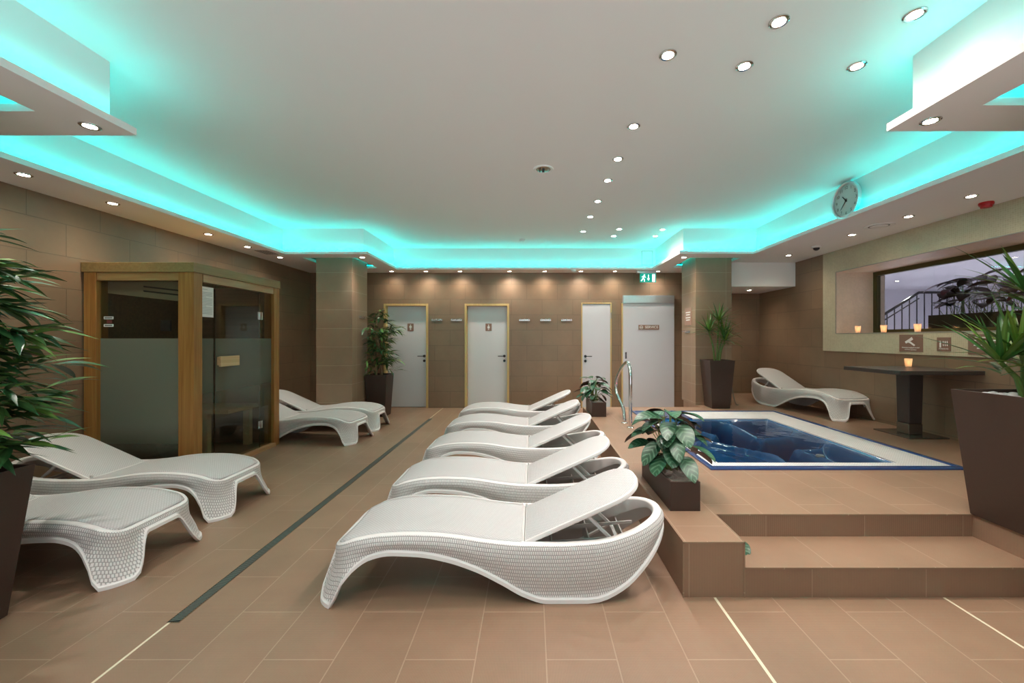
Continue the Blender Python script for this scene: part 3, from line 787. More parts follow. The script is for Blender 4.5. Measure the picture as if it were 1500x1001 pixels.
s = wsign(4.47, 1.322, .15, .15, 'small square brown fire extinguisher sign right of the camera sign')
mb = MB()
mb.box(-.045, -.027, -.038, .015, .005, .006); mb.box(-.041, -.031, .015, .03, .005, .006); mb.box(-.050, -.030, .03, .035, .005, .006)
for i in range(2):
    for j in range(3): 
        mb.face([(-.010+j*.021, .022-i*.034, .006), (-.004+j*.021, .04-i*.034, .006), (.004+j*.021, .018-i*.034, .006), (-.002+j*.021, .010-i*.034, .006)])
mb.build('extinguisher_symbol', M['sign_white'], s)
text('POROLTÓ', .022, M['sign_white'], s, (0, -.052, .0055), (0, 0, 0))
s = wsign(4.055, 1.325, .33, .205, 'brown notice with white lines on the mosaic, partly hidden by the spiky plant')
mb = MB()
for z_, l_ in ((.07, .2), (.04, .24), (-.01, .22), (-.04, .16)): mb.box(-l_/2, l_/2, z_-.006, z_+.006, .005, .006)
mb.build('lettering', M['sign_white'], s)

# ------------------------------------------------------------------ candles
def candle(x, y, z, label):
    s = thing('candle_holder', label, 'candle', (x, y, z), group='lit candles in frosted glasses')
    mb = MB()
    mb.lathe([(.024, 0), (.027, .002), (.036, .098), (.034, .098), (.026, .010), (.001, .010)], 24, cap=False)
    mb.build('glass_cup', M['frosted_cup'], s, smooth=True)
    mb = MB(); mb.cyl((0, 0), .019, .011, .028, 20); mb.build('candle', M['candle'], s)
    mb = MB(); mb.lathe([(.001, .030), (.006, .036), (.0045, .048), (.0005, .060)], 12, cap=False); mb.build('flame', M['flame'], s, smooth=True)
    L = bpy.data.lights.new('candle_light', 'POINT'); L.energy = .10; L.color = (1, .5, .2); L.shadow_soft_size = .01
    l = bpy.data.objects.new('candle_light', L); COL.objects.link(l); l.parent = s; l.location = (0, 0, .07)
candle(4.60, 5.75, WZ0+.006, 'leftmost of the three candle glasses on the window sill')
candle(4.62, 5.35, WZ0+.006, 'middle one of the three candle glasses on the window sill')
candle(4.62, 4.88, WZ0+.006, 'rightmost of the three candle glasses on the window sill')

# ------------------------------------------------------------------ table
TT = PH + .765
t = thing('pedestal_table', 'dark woven square pedestal table against the right wall', 'table', (4.11, 4.44, PH))
mb = MB(); mb.box(-.44, .41, -.38, .36, .722, .765); mb.build('tabletop', M['rattan'], t, bevel=.006)
mb = MB(); mb.prism([[(.17+sx*h_, .18+sy*h_, z) for sx, sy in ((-1, -1), (1, -1), (1, 1), (-1, 1))] for z, h_ in ((.135, .076), (.725, .084))])
mb.build('pedestal', M['rattan'], t, bevel=.01)
mb = MB(); mb.box(.17-.078, .17+.078, .18-.078, .18+.078, .014, .135); mb.build('pedestal_collar', M['table_metal'], t, bevel=.006)
mb = MB(); mb.box(-.03, .405, -.04, .43, 0, .014); mb.build('base_plate', M['table_metal'], t, bevel=.003)
candle(4.25, 4.60, TT, 'single lit candle glass on the dark table')

# ------------------------------------------------------------------ lounger
def hermite(tab, x):
    if x <= tab[0][0]: return tab[0][1]
    if x >= tab[-1][0]: return tab[-1][1]
    for i in range(len(tab)-1):
        if tab[i][0] <= x <= tab[i+1][0]: break
    x0, y0 = tab[i]; x1, y1 = tab[i+1]; h = x1-x0
    def sl(j):
        if j <= 0 or j >= len(tab)-1: return None
        d0 = (tab[j][1]-tab[j-1][1])/(tab[j][0]-tab[j-1][0]); d1 = (tab[j+1][1]-tab[j][1])/(tab[j+1][0]-tab[j][0])
        return 0 if d0*d1 <= 0 else 2*d0*d1/(d0+d1)
    s = (y1-y0)/h; m0 = sl(i); m1 = sl(i+1)
    m0 = s if m0 is None else m0; m1 = s if m1 is None else m1
    t = (x-x0)/h
    return (2*t**3-3*t*t+1)*y0+(t**3-2*t*t+t)*h*m0+(-2*t**3+3*t*t)*y1+(t**3-t*t)*h*m1
BT = [(-1.2, 0), (-1.00, 0), (-.985, .045), (-.969, .11), (-.917, .18), (-.838, .228), (-.733, .2487), (-.588, .243), (-.443, .217), (-.286, .164), (-.154, .0985), (-.036, .034), (.082, 0), (.30, 0), (.345, .004), (.484, .058), (.606, .150), (.715, .258), (.77, .325)]
TTB = [(-1.1, .262), (-1.049, .280), (-.917, .325), (-.786, .347), (-.65, .353), (-.52, .350), (-.391, .338), (-.234, .314), (-.036, .297), (.135, .295), (.34, .305), (.545, .342), (.69, .380), (.77, .397)]
LW, XFT, CR = .285, -1.065, .115
def hw(x):
    if x < XFT+CR:
        t = max(0, min(1, (XFT+CR-x)/CR)); return LW-CR+CR*math.sqrt(max(0, 1-t*t))
    if x > .2:
        t = min(1, (x-.2)/.565); return LW*max(0, 1-t**3.0)**(1/2.1)
    return LW
def half_perim():
    p = []
    for i in range(12): p.append((XFT, (LW-CR)*i/12))
    for i in range(10):
        a = R(90)*i/10; p.append((XFT+CR-CR*math.cos(a), LW-CR+CR*math.sin(a)))
    for i in range(46): p.append((XFT+CR+(.2-XFT-CR)*i/46, LW))
    for i in range(23):
        a = R(90)*i/22; p.append((.2+.565*math.sin(a)**(2/3.0), LW*max(0, math.cos(a))**(2/2.1)))
    return p
def sst(a, b, x):
    t = max(0, min(1, (x-a)/(b-a))); return t*t*(3-2*t)
def make_lounger(label):
    root = thing('sun_lounger', label, 'sun lounger', (0, 0, 0))
    hp = half_perim()
    per = hp + [(x, -y) for x, y in reversed(hp[1:-1])]
    n = len(per)
    nor = []
    for i in range(n):
        a, b = Vector(per[i-1]), Vector(per[(i+1) % n]); d = (b-a).normalized()
        nn = Vector((d.y, -d.x))                      # one side
        c = Vector((per[i][0]-(-.15), per[i][1]*3))
        if nn.dot(c) < 0: nn = -nn
        nor.append(nn)
    arc = [0]
    for i in range(1, n+1):
        arc.append(arc[-1]+(Vector(per[i % n])-Vector(per[i-1])).length)
    def rows(i):
        x, y = per[i]; T = hermite(TTB, x); B = hermite(BT, x)
        if x < XFT+.03: 
            B = .215*(1-sst(.10, .205, abs(y)))**.8 if abs(y) < .205 else 0
        foot = sst(-.80, -1.02, x)
        H = T-B
        out = []
        def P(off, z): out.append((x+nor[i].x*off, y+nor[i].y*off, z))
        P(-.052, T-.42*H); P(-.050, T-.006); P(-.043, T+.003); P(-.020, T+.004); P(-.006, T-.002); P(0, T-.013)
        K = 7
        for k in range(1, K+1):
            f = k/K
            z = (T-.013)*(1-f)+(B+.028)*f
            bul = .012*math.sin(math.pi*min(1, f*1.1))*(1-foot) + foot*.062*f**1.6*min(1, (T-z)/.2)
            P(bul, z)
        e = foot*.062*min(1, H/.25)
        P(e+.004, B+.024); P(e+.010, B+.020); P(e+.012, B+.001); P(e-.004, B); P(e-.012, B+.004); P(-.012 if foot < .5 else e*.5-.012, B+.4*H); P(-.02, T-.03)
        return out
    RW = [rows(i) for i in range(n)]
    nr = len(RW[0])
    mb = MB(); bm = mb.bm
    V = [[bm.verts.new(p) for p in r] for r in RW]
    for i in range(n):
        j = (i+1) % n
        for k in range(nr-1):
            f = bm.faces.new((V[i][k], V[j][k], V[j][k+1], V[i][k+1]))
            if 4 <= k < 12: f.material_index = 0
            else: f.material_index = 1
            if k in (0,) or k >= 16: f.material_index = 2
            us = (arc[i], arc[i+1], arc[i+1], arc[i]); 
            zs = (RW[i][k][2], RW[j][k][2], RW[j][k+1][2], RW[i][k+1][2])
            if k in (2, 3, 4): zs = (.0045, .0045, .0045, .0045) if False else zs
            # follow the rim: measure the weave rows from the top edge
            Ti, Tj = RW[i][3][2], RW[j][3][2]
            vs = (zs[0]-Ti, zs[1]-Tj, zs[2]-Tj, zs[3]-Ti)
            for l, u, v in zip(f.loops, us, vs): l[mb.uv].uv = (u, v)
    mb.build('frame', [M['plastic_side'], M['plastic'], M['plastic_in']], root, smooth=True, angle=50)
    # seat panel
    mb = MB(); bm = mb.bm; NX, NY = 56, 12
    g = []
    for i in range(NX+1):
        x = XFT+.035+(-.05-XFT-.035)*i/NX
        w_ = max(.02, hw(x)-.034) if x > XFT+CR*.9 else hw(min(XFT+CR, x+.0))-.034
        row = []
        for j in range(NY+1):
            s_ = -1+2*j/NY; yy = s_*w_
            edge = sst(.93, 1.0, abs(s_))
            row.append(bm.verts.new((x, yy, hermite(TTB, x)+.002-.010*(1-s_*s_)-.004*edge)))
        g.append(row)
    for i in range(NX):
        for j in range(NY):
            f = bm.faces.new((g[i][j], g[i+1][j], g[i+1][j+1], g[i][j+1]))
            for l in f.loops: l[mb.uv].uv = (l.vert.co.x, l.vert.co.y)
    mb.build('seat', M['plastic_seat'], root, smooth=True, solid=.012)
    # crossbar at the hinge
    mb = MB(); mb.box(-.052, -.036, -.24, .24, .262, .292); mb.box(-.034, -.022, .205, .222, .262, .318)
    mb.build('hinge_bar', M['plastic_in'], root, bevel=.003)
    # backrest
    Lb = .715
    def outline(ins):
        pts = []; wb = .232-ins; L0 = .50
        for s_ in (0+ins, .1, .2, .3, .4): pts.append((s_, -wb))
        for i in range(25):
            a = R(-90)+R(180)*i/24
            cx = abs(math.cos(a))**(2/2.6); sy = math.copysign(abs(math.sin(a))**(2/2.3), math.sin(a))
            pts.append((L0+(Lb-ins-L0)*cx, wb*sy))
        for s_ in (.4, .3, .2, .1, 0+ins): pts.append((s_, wb))
        return pts
    th = math.atan2(.292, .655)
    def TR(p, h): return (-.028+p[0]*math.cos(th)-h*math.sin(th), p[1], .272+p[0]*math.sin(th)+h*math.cos(th))
    mb = MB()
    lo = [(.012, -.006), (.002, 0), (0, .008), (.003, .020), (.010, .024)]
    rs = mb.prism([[TR(p, h) for p in outline(i_)] for i_, h in lo], cap=False)
    f1 = mb.bm.faces.new(list(reversed(rs[0]))); f2 = mb.bm.faces.new(rs[-1])
    f1.material_index = 1; f2.material_index = 0
    o1 = outline(.010)
    lut = {v: p for v, p in zip(rs[-1], o1)}
    for l in f2.loops: l[mb.uv].uv = lut[l.vert]
    for f in mb.bm.faces:
        if f not in (f1, f2): f.material_index = 1
    br = mb.build('backrest', [M['plastic_seat'], M['plastic']], root, smooth=True, angle=30)
    mb = MB()                                             # stiffening ribs on the underside
    for yy in (-.15, 0, .15):
        a_, b_ = TR((.06, yy), -.016), TR((.60, yy), -.016); mb.bar(a_, b_, .008, .022)
    for s_ in (.18, .36, .54):
        a_, b_ = TR((s_, -.2), -.014), TR((s_, .2), -.014); mb.bar(a_, b_, .008, .018)
    mb.build('underside_rib', M['plastic_in'], br)
    # prop and inner ribs
    mb = MB()
    for sy in (-1, 1):
        mb.bar(TR((.36, sy*.13), -.02), (.50, sy*.15, .215), .022, .018)
        mb.bar((.50, sy*.15, .215), (.30, sy*.17, .10), .02, .014)
    mb.bar((.50, -.15, .215), (.50, .15, .215), .022, .018); mb.bar(TR((.46, -.13), -.03), TR((.46, .13), -.03), .02, .015)
    mb.build('prop_frame', M['plastic'], root, bevel=.003)
    mb = MB()
    for x, z0, z1 in ((.12, .14, .215), (.34, .10, .215), (.54, .18, .235)):
        w_ = hw(x)-.045; mb.box(x-.004, x+.004, -w_, w_, z0, z1)
    for yy in (-.09, .09):
        mb.prism([[(-.03, yy-.003, .18), (-.03, yy+.003, .18), (.62, yy+.003, .25), (.62, yy-.003, .25)], [(-.03, yy-.003, .215), (-.03, yy+.003, .215), (.62, yy+.003, .265), (.62, yy-.003, .265)]])
    mb.build('inner_rib', M['plastic_in'], root)
    return root
lp = make_lounger('white wicker patterned sun lounger, nearest of the middle row, raised back in full view')
lp['group'] = 'white sun loungers'
lp.location = (-.005, 2.42, 0)
LG = [((-.0, 3.285, 0), 0, 'white wicker patterned sun lounger, second from the camera in the middle row'),
      ((.0, 4.29, 0), 0, 'white wicker patterned sun lounger, third from the camera in the middle row'),
      ((-.01, 5.32, 0), 0, 'white wicker patterned sun lounger, fourth from the camera in the middle row'),
      ((-.02, 6.34, 0), 0, 'white wicker patterned sun lounger, farthest in the middle row before the doors'),
      ((-3.40, 2.56, 0), 180, 'white wicker sun lounger at the left edge, nearest, half hidden by the big brown planter'),
      ((-3.46, 3.39, 0), 180, 'white wicker sun lounger before the frosted front of the wooden cabin'),
      ((-3.40, 5.68, 0), 174, 'white wicker sun lounger right behind the wooden cabin, nearer of the two'),
      ((-3.42, 6.36, 0), 179.5, 'white wicker sun lounger beside the far left column, farther of the two behind the cabin'),
      ((4.13, 6.46, PH), -99.5+180+0, 'white wicker sun lounger on the raised platform by the right wall')]
lounger_objs = [lp]
for loc, rz, lab in LG:
    o = copy_tree(lp); o.location = loc; o.rotation_euler = (0, 0, R(rz)); o['label'] = lab; lounger_objs.append(o)
lounger_objs[-1].rotation_euler = (0, 0, R(99.5))

# ------------------------------------------------------------------ sauna cabin
CX0, CX1, CY0, CY1, CH = -4.405, -3.30, 3.98, 5.35, 2.13
s = thing('sauna_cabin', 'wooden infrared sauna cabin with frosted front and glass door against the left wall', 'sauna cabin', (CX0, CY0, 0))
W_, D_ = CX1-CX0, CY1-CY0
def cb(name, mat, *b, bevel=.003):
    m_ = MB(); m_.box(*b); return m_.build(name, mat, s, bevel=bevel)
M['wood_c'] = wood_mat('olive_wood', (.22, .135, .045), (.30, .19, .07), 1)
cb('cornice', M['wood_c'], 0, W_, 0, D_, CH-.095, CH)
cb('post', M['wood_v'], .015, .135, .012, .13, 0.0, CH-.095)
cb('post', M['wood_v'], W_-.165, W_-.012, .012, .118, 0.0, CH-.095)
cb('post', M['wood_v'], W_-.14, W_-.012, D_-.11, D_-.005, 0.0, CH-.095)
cb('front_beam', M['wood_x'], .135, W_-.165, .02, .10, CH-.175, CH-.095)
cb('front_sill', M['wood_x'], .135, W_-.165, .02, .10, 0, .07)
cb('side_beam', M['wood_y'], W_-.10, W_-.02, .14, D_-.11, CH-.175, CH-.095)
cb('side_sill', M['wood_y'], W_-.11, W_+.012, .14, D_-.11, 0, .045)
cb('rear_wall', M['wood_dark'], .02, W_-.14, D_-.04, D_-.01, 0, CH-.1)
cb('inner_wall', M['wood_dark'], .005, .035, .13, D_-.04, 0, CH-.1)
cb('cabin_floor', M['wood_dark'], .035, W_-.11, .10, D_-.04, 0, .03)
cb('front_pane', M['glass_frost'], .13, W_-.16, .055, .063, .07, CH-.175, bevel=0)
cb('fixed_pane', M['glass_side'], W_-.058, W_-.05, .118, .31, .045, CH-.175, bevel=0)
cb('fixed_pane', M['glass_side'], W_-.058, W_-.05, 1.03, D_-.11, .045, CH-.175, bevel=0)
dp = cb('glass_door', M['glass_side'], W_-.040, W_-.032, .315, 1.022, .05, CH-.185, bevel=0)
m_ = MB(); m_.box(W_-.030, W_-.005, .33, .36, 1.10, 1.19); m_.box(W_-.008, W_+.018, .325, .60, 1.085, 1.195)
m_.build('door_handle', M['wood_light'], dp, bevel=.004)
for z in (.33, 1.66):
    m_ = MB(); m_.box(W_-.034, W_-.024, .975, 1.055, z-.045, z+.045); m_.tube([(W_-.022, 1.026, z-.045), (W_-.022, 1.026, z+.045)], .008, 10)
    m_.build('hinge', M['chrome'], dp)
bn = cb('bench', M['wood_light'], .04, .86, .78, 1.32, .50, .545)
m_ = MB(); m_.box(.52, .60, .80, .86, .03, .50); m_.box(.72, .80, 1.22, 1.28, .03, .50); m_.build('bench_support', M['wood_light'], s)
# added slotted board imitating the soffit's reflection in the front pane
m_ = MB(); m_.prism([[(.14, .12, 2.02), (.14, .18, 2.02), (.14, .18, 1.84), (.14, .12, 1.84)], [(W_-.17, .12, 1.97), (W_-.17, .18, 1.97), (W_-.17, .18, 1.75), (W_-.17, .12, 1.75)]])
hb = m_.build('reflection_panel', simple('beige_panel', (.50, .38, .27), .5), s)
m_ = MB()
for dz in (0, -.045): m_.prism([[(.50, .118, 1.915+dz), (.50, .121, 1.915+dz), (.50, .121, 1.90+dz), (.50, .118, 1.90+dz)], [(W_-.17, .118, 1.865+dz), (W_-.17, .121, 1.865+dz), (W_-.17, .121, 1.85+dz), (W_-.17, .118, 1.85+dz)]])
m_.build('slot', M['rubber'], hb)
cb('speaker_box', simple('blue_black_plastic', (.03, .035, .045), .5), .63, .73, .16, .18, 1.46, 1.57)
m_ = MB(); m_.box(.17, .265, .052, .0545, 1.575, 1.602); m_.box(.17, .265, .052, .0545, 1.50, 1.527)
st = m_.build('sticker', M['paper'], s)
m_ = MB(); m_.box(.20, .25, .052, .0545, 1.536, 1.566); m_.build('sticker_symbol', simple('dark_red_print', (.16, .03, .025), .5), s)
m_ = MB(); m_.box(.18, .255, .0513, .0522, 1.507, 1.520); m_.box(.18, .255, .0513, .0522, 1.583, 1.594)
m_.build('sticker_print', M['ink'], s)
p = thing('paper_notice', 'white printed sheet taped to the cabin glass beside the corner post', 'notice', (CX0+W_-.049, CY0+.122, 1.76))
m_ = MB(); m_.box(0, .001, 0, .185, -.155, .155); m_.build('sheet', M['paper'], p)
m_ = MB()
for k in range(17):
    if k == 1: continue
    l_ = .15 if k not in (0, 5, 11) else .07
    z = .128-k*.0155; m_.box(.001, .0016, .018 if k else .045, .018+l_ if k else .105, z-.0022, z+.0022)
m_.build('printed_text', simple('pale_ink', (.35, .36, .36), .7), p)

# ------------------------------------------------------------------ planters
def frustum_planter(parent, wt, wb, h, fill='soil', fz=.04):
    mb = MB(); t_ = .016
    def sq(w_, z): return [(-w_/2, -w_/2, z), (w_/2, -w_/2, z), (w_/2, w_/2, z), (-w_/2, w_/2, z)]
    rs = mb.prism([sq(wb-.02, 0), sq(wb, .006), sq(wt, h), sq(wt-2*t_, h), sq(wt-2*t_-.02, h-.12)], cap=False)
    mb.bm.faces.new(list(reversed(rs[0])))
    mb.build('pot', M['planter'], parent, bevel=.002)
    mb = MB(); w2 = wt-2*t_-.004
    N = 8
    g = [[mb.bm.verts.new((-w2/2+w2*i/N, -w2/2+w2*j/N, h-fz+random.uniform(-.006, .006))) for j in range(N+1)] for i in range(N+1)]
    for i in range(N):
        for j in range(N): mb.bm.faces.new((g[i][j], g[i+1][j], g[i+1][j+1], g[i][j+1]))
    mb.build('soil', M['soil'], parent, smooth=True)
    if fill == 'pebble':
        mb = MB(); 
        for k in range(90):
            x, y = random.uniform(-w2/2+.03, w2/2-.03), random.uniform(-w2/2+.03, w2/2-.03)
            mt = Matrix.Translation((x, y, h-fz+.008+random.uniform(0, .012))) @ Matrix.Rotation(random.uniform(0, 3), 4, 'Z') @ Matrix.Diagonal((random.uniform(.018, .028), random.uniform(.013, .02), .011, 1))
            bmesh.ops.create_uvsphere(mb.bm, u_segments=10, v_segments=7, radius=1, matrix=mt)
        o = mb.build('pebbles', M['pebble'], parent, smooth=True); o['kind'] = 'stuff'

LID = [0]
BLOCK = []      # boxes (local to the plant) that leaves must not enter
def leaf(mb, base, d, L, W, droop=.5, shape='lance', n=6, fold=.12, side=None, mi=0, roll=0, under=None):
    LID[0] += 1; lid = LID[0] % 400
    p = Vector(base); d = Vector(d).normalized()
    up = Vector((0, 0, 1))
    sd = d.cross(up)
    if sd.length < .05: sd = Vector((math.cos(lid), math.sin(lid), 0))
    sd.normalize()
    if roll: sd = Matrix.Rotation(roll, 3, d) @ sd
    rows = []
    for k in range(n+1):
        t = k/n
        if shape == 'lance': w = math.sin(math.pi*min(1, t*.92+.06))**.8 * (1-t**6)
        elif shape == 'strap': w = (min(1, t*6+.35))*(1-t**2.2)
        else: w = math.sin(math.pi*t**.85)**.6 if 0 < t < 1 else 0
        w = max(w, .03)*W/2
        nrm = sd.cross(d).normalized()
        rows.append((p-sd*w+nrm*fold*w, p.copy(), p+sd*w+nrm*fold*w, t, nrm))
        if k < n:
            p = p+d*(L/n)
            d = (d+Vector((0, 0, -droop/n))).normalized()
    for x0, x1, y0, y1, z0, z1 in BLOCK:
        if any(x0 < r[1].x < x1 and y0 < r[1].y < y1 and z0 < r[1].z < z1 for r in rows): return None
    layers = [(0, mi)] if under is None else [(0, mi), (-.0015, under)]
    for off, m_i in layers:
        vr = [[mb.bm.verts.new(q+r[4]*off) for q in r[:3]] for r in rows]
        for k in range(n):
            for c_ in range(2):
                f = mb.bm.faces.new((vr[k][c_], vr[k][c_+1], vr[k+1][c_+1], vr[k+1][c_])); f.material_index = m_i; f.smooth = True
                u0, u1 = (-1, 0) if c_ == 0 else (0, 1)
                for l, uv_ in zip(f.loops, ((u0, rows[k][3]), (u1, rows[k][3]), (u1, rows[k+1][3]), (u0, rows[k+1][3]))):
                    l[mb.uv].uv = (uv_[0], uv_[1]*.98+lid*2)
    return p

def sph(az, el): return Vector((math.cos(az)*math.cos(el), math.sin(az)*math.cos(el), math.sin(el)))

def set_block(loc, boxes):
    BLOCK[:] = [(b[0]-.02-loc[0], b[1]+.02-loc[0], b[2]-.02-loc[1], b[3]+.02-loc[1], -1, 9) for b in boxes]
def bamboo(loc, label, seed, H, rad, h0, nb, leafL, leafW, pot=(.385, .26, .735), npl=8):
    random.seed(seed); set_block(loc, COLS+[(-6, XL, -9, 9), (-9, 9, YB-.02, 9)])
    root = thing('potted_bamboo', label, 'plant', loc)
    frustum_planter(root, pot[0], pot[1], pot[2])
    mb, st = MB(), MB()
    canes = []
    for k in range(5):
        a = k*1.26+random.random(); r0 = .05; x0, y0 = r0*math.cos(a), r0*math.sin(a)
        x1, y1 = x0+random.uniform(-.10, .10), y0+random.uniform(-.10, .10); hh = H-random.uniform(0, .35)
        st.tube([(x0, y0, pot[2]-.06), ((x0+x1)/2+.01, (y0+y1)/2, (pot[2]+hh)/2), (x1, y1, hh)], [.016, .013, .006], 8)
        canes.append((x0, y0, x1, y1, hh))
    for b in range(nb):
        c_ = canes[b % 5]; t = (b+random.random())/nb
        z = pot[2]+h0+(c_[4]-pot[2]-h0)*t
        f = (z-pot[2])/(c_[4]-pot[2])
        base = Vector((c_[0]+(c_[2]-c_[0])*f, c_[1]+(c_[3]-c_[1])*f, z))
        az = b*2.399+random.uniform(-.3, .3); el = random.uniform(.1, .75)
        Lb_ = rad*random.uniform(.25, .62)*(1-.25*t)
        d = sph(az, el); pts = [base]; q = base.copy(); dd = d.copy()
        for k in range(4):
            q = q+dd*Lb_/4; dd = (dd+Vector((0, 0, -.16))).normalized(); pts.append(q.copy())
        if any(x0 < q_.x < x1 and y0 < q_.y < y1 for q_ in pts for x0, x1, y0, y1, _a, _b in BLOCK): continue
        st.tube(pts, [.004, .0035, .003, .0025, .002], 5)
        for k in range(npl):
            tt = .35+.65*k/(npl-1); i0 = min(3, int(tt*4)); pp = pts[i0].lerp(pts[i0+1], tt*4-i0)
            sgn = 1 if k % 2 else -1
            la = az+sgn*random.uniform(.3, 1.15)*(1.2-tt*.7)
            leaf(mb, pp, sph(la, random.uniform(-.45, .5)), leafL*random.uniform(.7, 1.15), leafW*random.uniform(.8, 1.2), random.uniform(.2, .85), 'lance', 6, roll=random.uniform(-.5, .5))
    st.build('stem', M['cane'], root, smooth=True)
    mb.build('foliage', M['bamboo'], root, smooth=True)
    return root
bamboo((-2.74, 1.90, 0), 'tall leafy bamboo-like plant in brown planter at the left edge', 3, 1.90, .64, .04, 92, .22, .036, pot=(.385, .26, .74), npl=11)
bamboo((-2.735, 7.32-.0, 0), 'tall leafy bamboo-like plant in brown planter beside the left grey door', 5, 1.90, .58, .05, 96, .21, .032, pot=(.385, .30, .745))

def rosette(mb, c, n, L, W, tilt=(.3, 1.4), droop=.9, ax=(0, 0, 1)):
    for k in range(n):
        f = k/n
        az = k*2.399+random.uniform(-.2, .2); el = tilt[0]+(tilt[1]-tilt[0])*f+random.uniform(-.1, .1)
        d = sph(az, el)+Vector(ax)*.0
        leaf(mb, Vector(c)+sph(az, 0)*.012, d, L*random.uniform(.75, 1.12)*(1-.15*f), W*random.uniform(.85, 1.1), droop*random.uniform(.5, 1.2)*(1-.5*f), 'strap', 8, fold=.3)
def dracaena(loc, label, seed, heads, L, W, pot, nleaf, fill, droop=.9, tilt=(.3, 1.4)):
    random.seed(seed); set_block(loc, COLS+[(XR, 9, -9, 9)])
    root = thing('potted_dracaena', label, 'plant', loc)
    frustum_planter(root, *pot, fill=fill)
    mb, st = MB(), MB()
    for hx, hy, hz, bx, by in heads:
        st.tube([(bx, by, pot[2]-.06), (bx+(hx-bx)*.35, by+(hy-by)*.3, pot[2]+(hz-pot[2])*.5), (hx, hy, hz)], [.016, .014, .011], 8)
        rosette(mb, (hx, hy, hz), nleaf, L, W, tilt=tilt, droop=droop)
        for k in range(6):     # older leaves down the stem
            z = hz-.02-.012*k; leaf(mb, (hx, hy, z), sph(k*2.4, .35), L*.8, W, droop*1.2, 'strap', 7, fold=.3)
    st.build('stem', M['stem_green'], root, smooth=True)
    mb.build('foliage', M['dracaena'], root, smooth=True)
    return root
dracaena((2.865, 2.375, PH), 'large spiky dracaena in brown planter with white pebbles at the right edge', 11,
         [(-.10, .03, .95, .01, .0), (0.0, .01, .99, .03, -.03), (.03, 0.0, 1.36, .06, .05), (.16, -.05, 1.15, .08, -.02)], .43, .033, (.42, .30, .77), 22, 'pebble', .5, (.5, 1.4))
dracaena((2.935, 6.46, PH), 'spiky dracaena in brown planter before the right column', 12,
         [(.03, 0, 1.37, .0, .0), (-.15, -.05, 1.20, -.03, 0), (.10, -.05, 1.05, .02, -.03), (.14, .06, 1.18, .03, .03)], .37, .028, (.385, .28, .75), 26, 'soil', .8, (.05, 1.35))

def calathea(loc, label, seed, size, pot, stems, name='potted_calathea', mat=('calathea', 'burgundy'), veg=None):
    random.seed(seed); BLOCK[:] = []
    root = thing(name, label, 'plant', loc)
    w_, l_, h_ = pot; t_ = .012
    mb = MB()
    def rc(ins, z): return [(-w_/2+ins, -l_/2+ins, z), (w_/2-ins, -l_/2+ins, z), (w_/2-ins, l_/2-ins, z), (-w_/2+ins, l_/2-ins, z)]
    rs = mb.prism([rc(0, 0), rc(0, h_), rc(t_, h_), rc(t_+.002, h_-.07)], cap=False)
    mb.bm.faces.new(list(reversed(rs[0]))); mb.build('pot', M['planter'], root, bevel=.002)
    mb = MB(); N = 10
    g = [[mb.bm.verts.new((-w_/2+t_+(w_-2*t_)*i/N, -l_/2+t_+(l_-2*t_)*j/(3*N), h_-.022+random.uniform(-.005, .005))) for j in range(3*N+1)] for i in range(N+1)]
    for i in range(N):
        for j in range(3*N): mb.bm.faces.new((g[i][j], g[i+1][j], g[i+1][j+1], g[i][j+1]))
    mb.build('gravel', M['gravel'], root)
    mb, st = MB(), MB()
    for (bx, by, tx, ty, tz, az, el, L, W) in stems:
        base = Vector((bx, by, h_-.03)); top = Vector((tx, ty, tz))
        mid = base.lerp(top, .5)+Vector((0, 0, .03))
        st.tube([base, mid, top], [.0035, .003, .0025], 6)
        leaf(mb, top, sph(az, el), L, W, random.uniform(.6, 1.1), 'oval', 9, fold=.22, under=1, roll=random.uniform(-.35, .35))
    st.build('stem', M['stem_thin'], root, smooth=True)
    mb.build('foliage', [M[mat[0]], M[mat[1]]], root, smooth=True)
    return root
def gen_stems(n, cx, cy, spread, h0, h1, L, W, seed):
    random.seed(seed); out = []
    for k in range(n):
        az = k*2.399+random.uniform(-.4, .4); r = spread*math.sqrt((k+.5)/n)
        z = h1-(h1-h0)*(k/n)**1.2+random.uniform(-.03, .03)
        out.append((cx+random.uniform(-.04, .04), cy+random.uniform(-.08, .08), cx+r*.55*math.cos(az), cy+r*.75*math.sin(az), z, az, random.uniform(-.15, .45)-.35*(k/n), L*random.uniform(.8, 1.15), W*random.uniform(.85, 1.15)))
    return out
calathea((.968, 2.90, PH), 'striped calathea in a low brown trough at the platform edge, nearer one', 21, 1, (.19, .66, .185),
         gen_stems(38, .02, .04, .27, .27, .55, .20, .12, 4))
calathea((.935, 5.97, PH), 'dark green calathea in a low brown trough by the pool handrail, farther one', 22, 1, (.20, .62, .20),
         gen_stems(40, -.02, .02, .24, .26, .50, .18, .085, 8), mat=('calathea', 'burgundy'))
# single leaf lying on the lower step
mb = MB(); random.seed(2)
leaf(mb, (0, 0, .012), (.3, -.95, .35), .13, .10, 1.2, 'oval', 9, fold=.25, under=1)
lf = mb.build('fallen_leaf', [M['calathea'], M['burgundy']], smooth=True, loc=(1.19, 2.42, .160))
tag(lf, 'single dark green leaf lying on the lower step beside the tiled block', 'leaf')

# red-leaved plants behind the window
rt = calathea((5.44, 4.30, 1.442), 'long brown trough of dark red leafed plants behind the window', 31, 1, (.28, 2.30, .25),
     [(random.uniform(-.06, .06), y0_, random.uniform(-.22, .15), y0_+random.uniform(-.12, .12), random.uniform(.36, .68), random.uniform(2.2, 5.4), random.uniform(-.05, .2), random.uniform(.20, .34), random.uniform(.10, .16))
      for y0_ in [-1.05+2.1*k/110 for k in range(111)]], name='red_leaf_plant', mat=('burgundy', 'burgundy'))

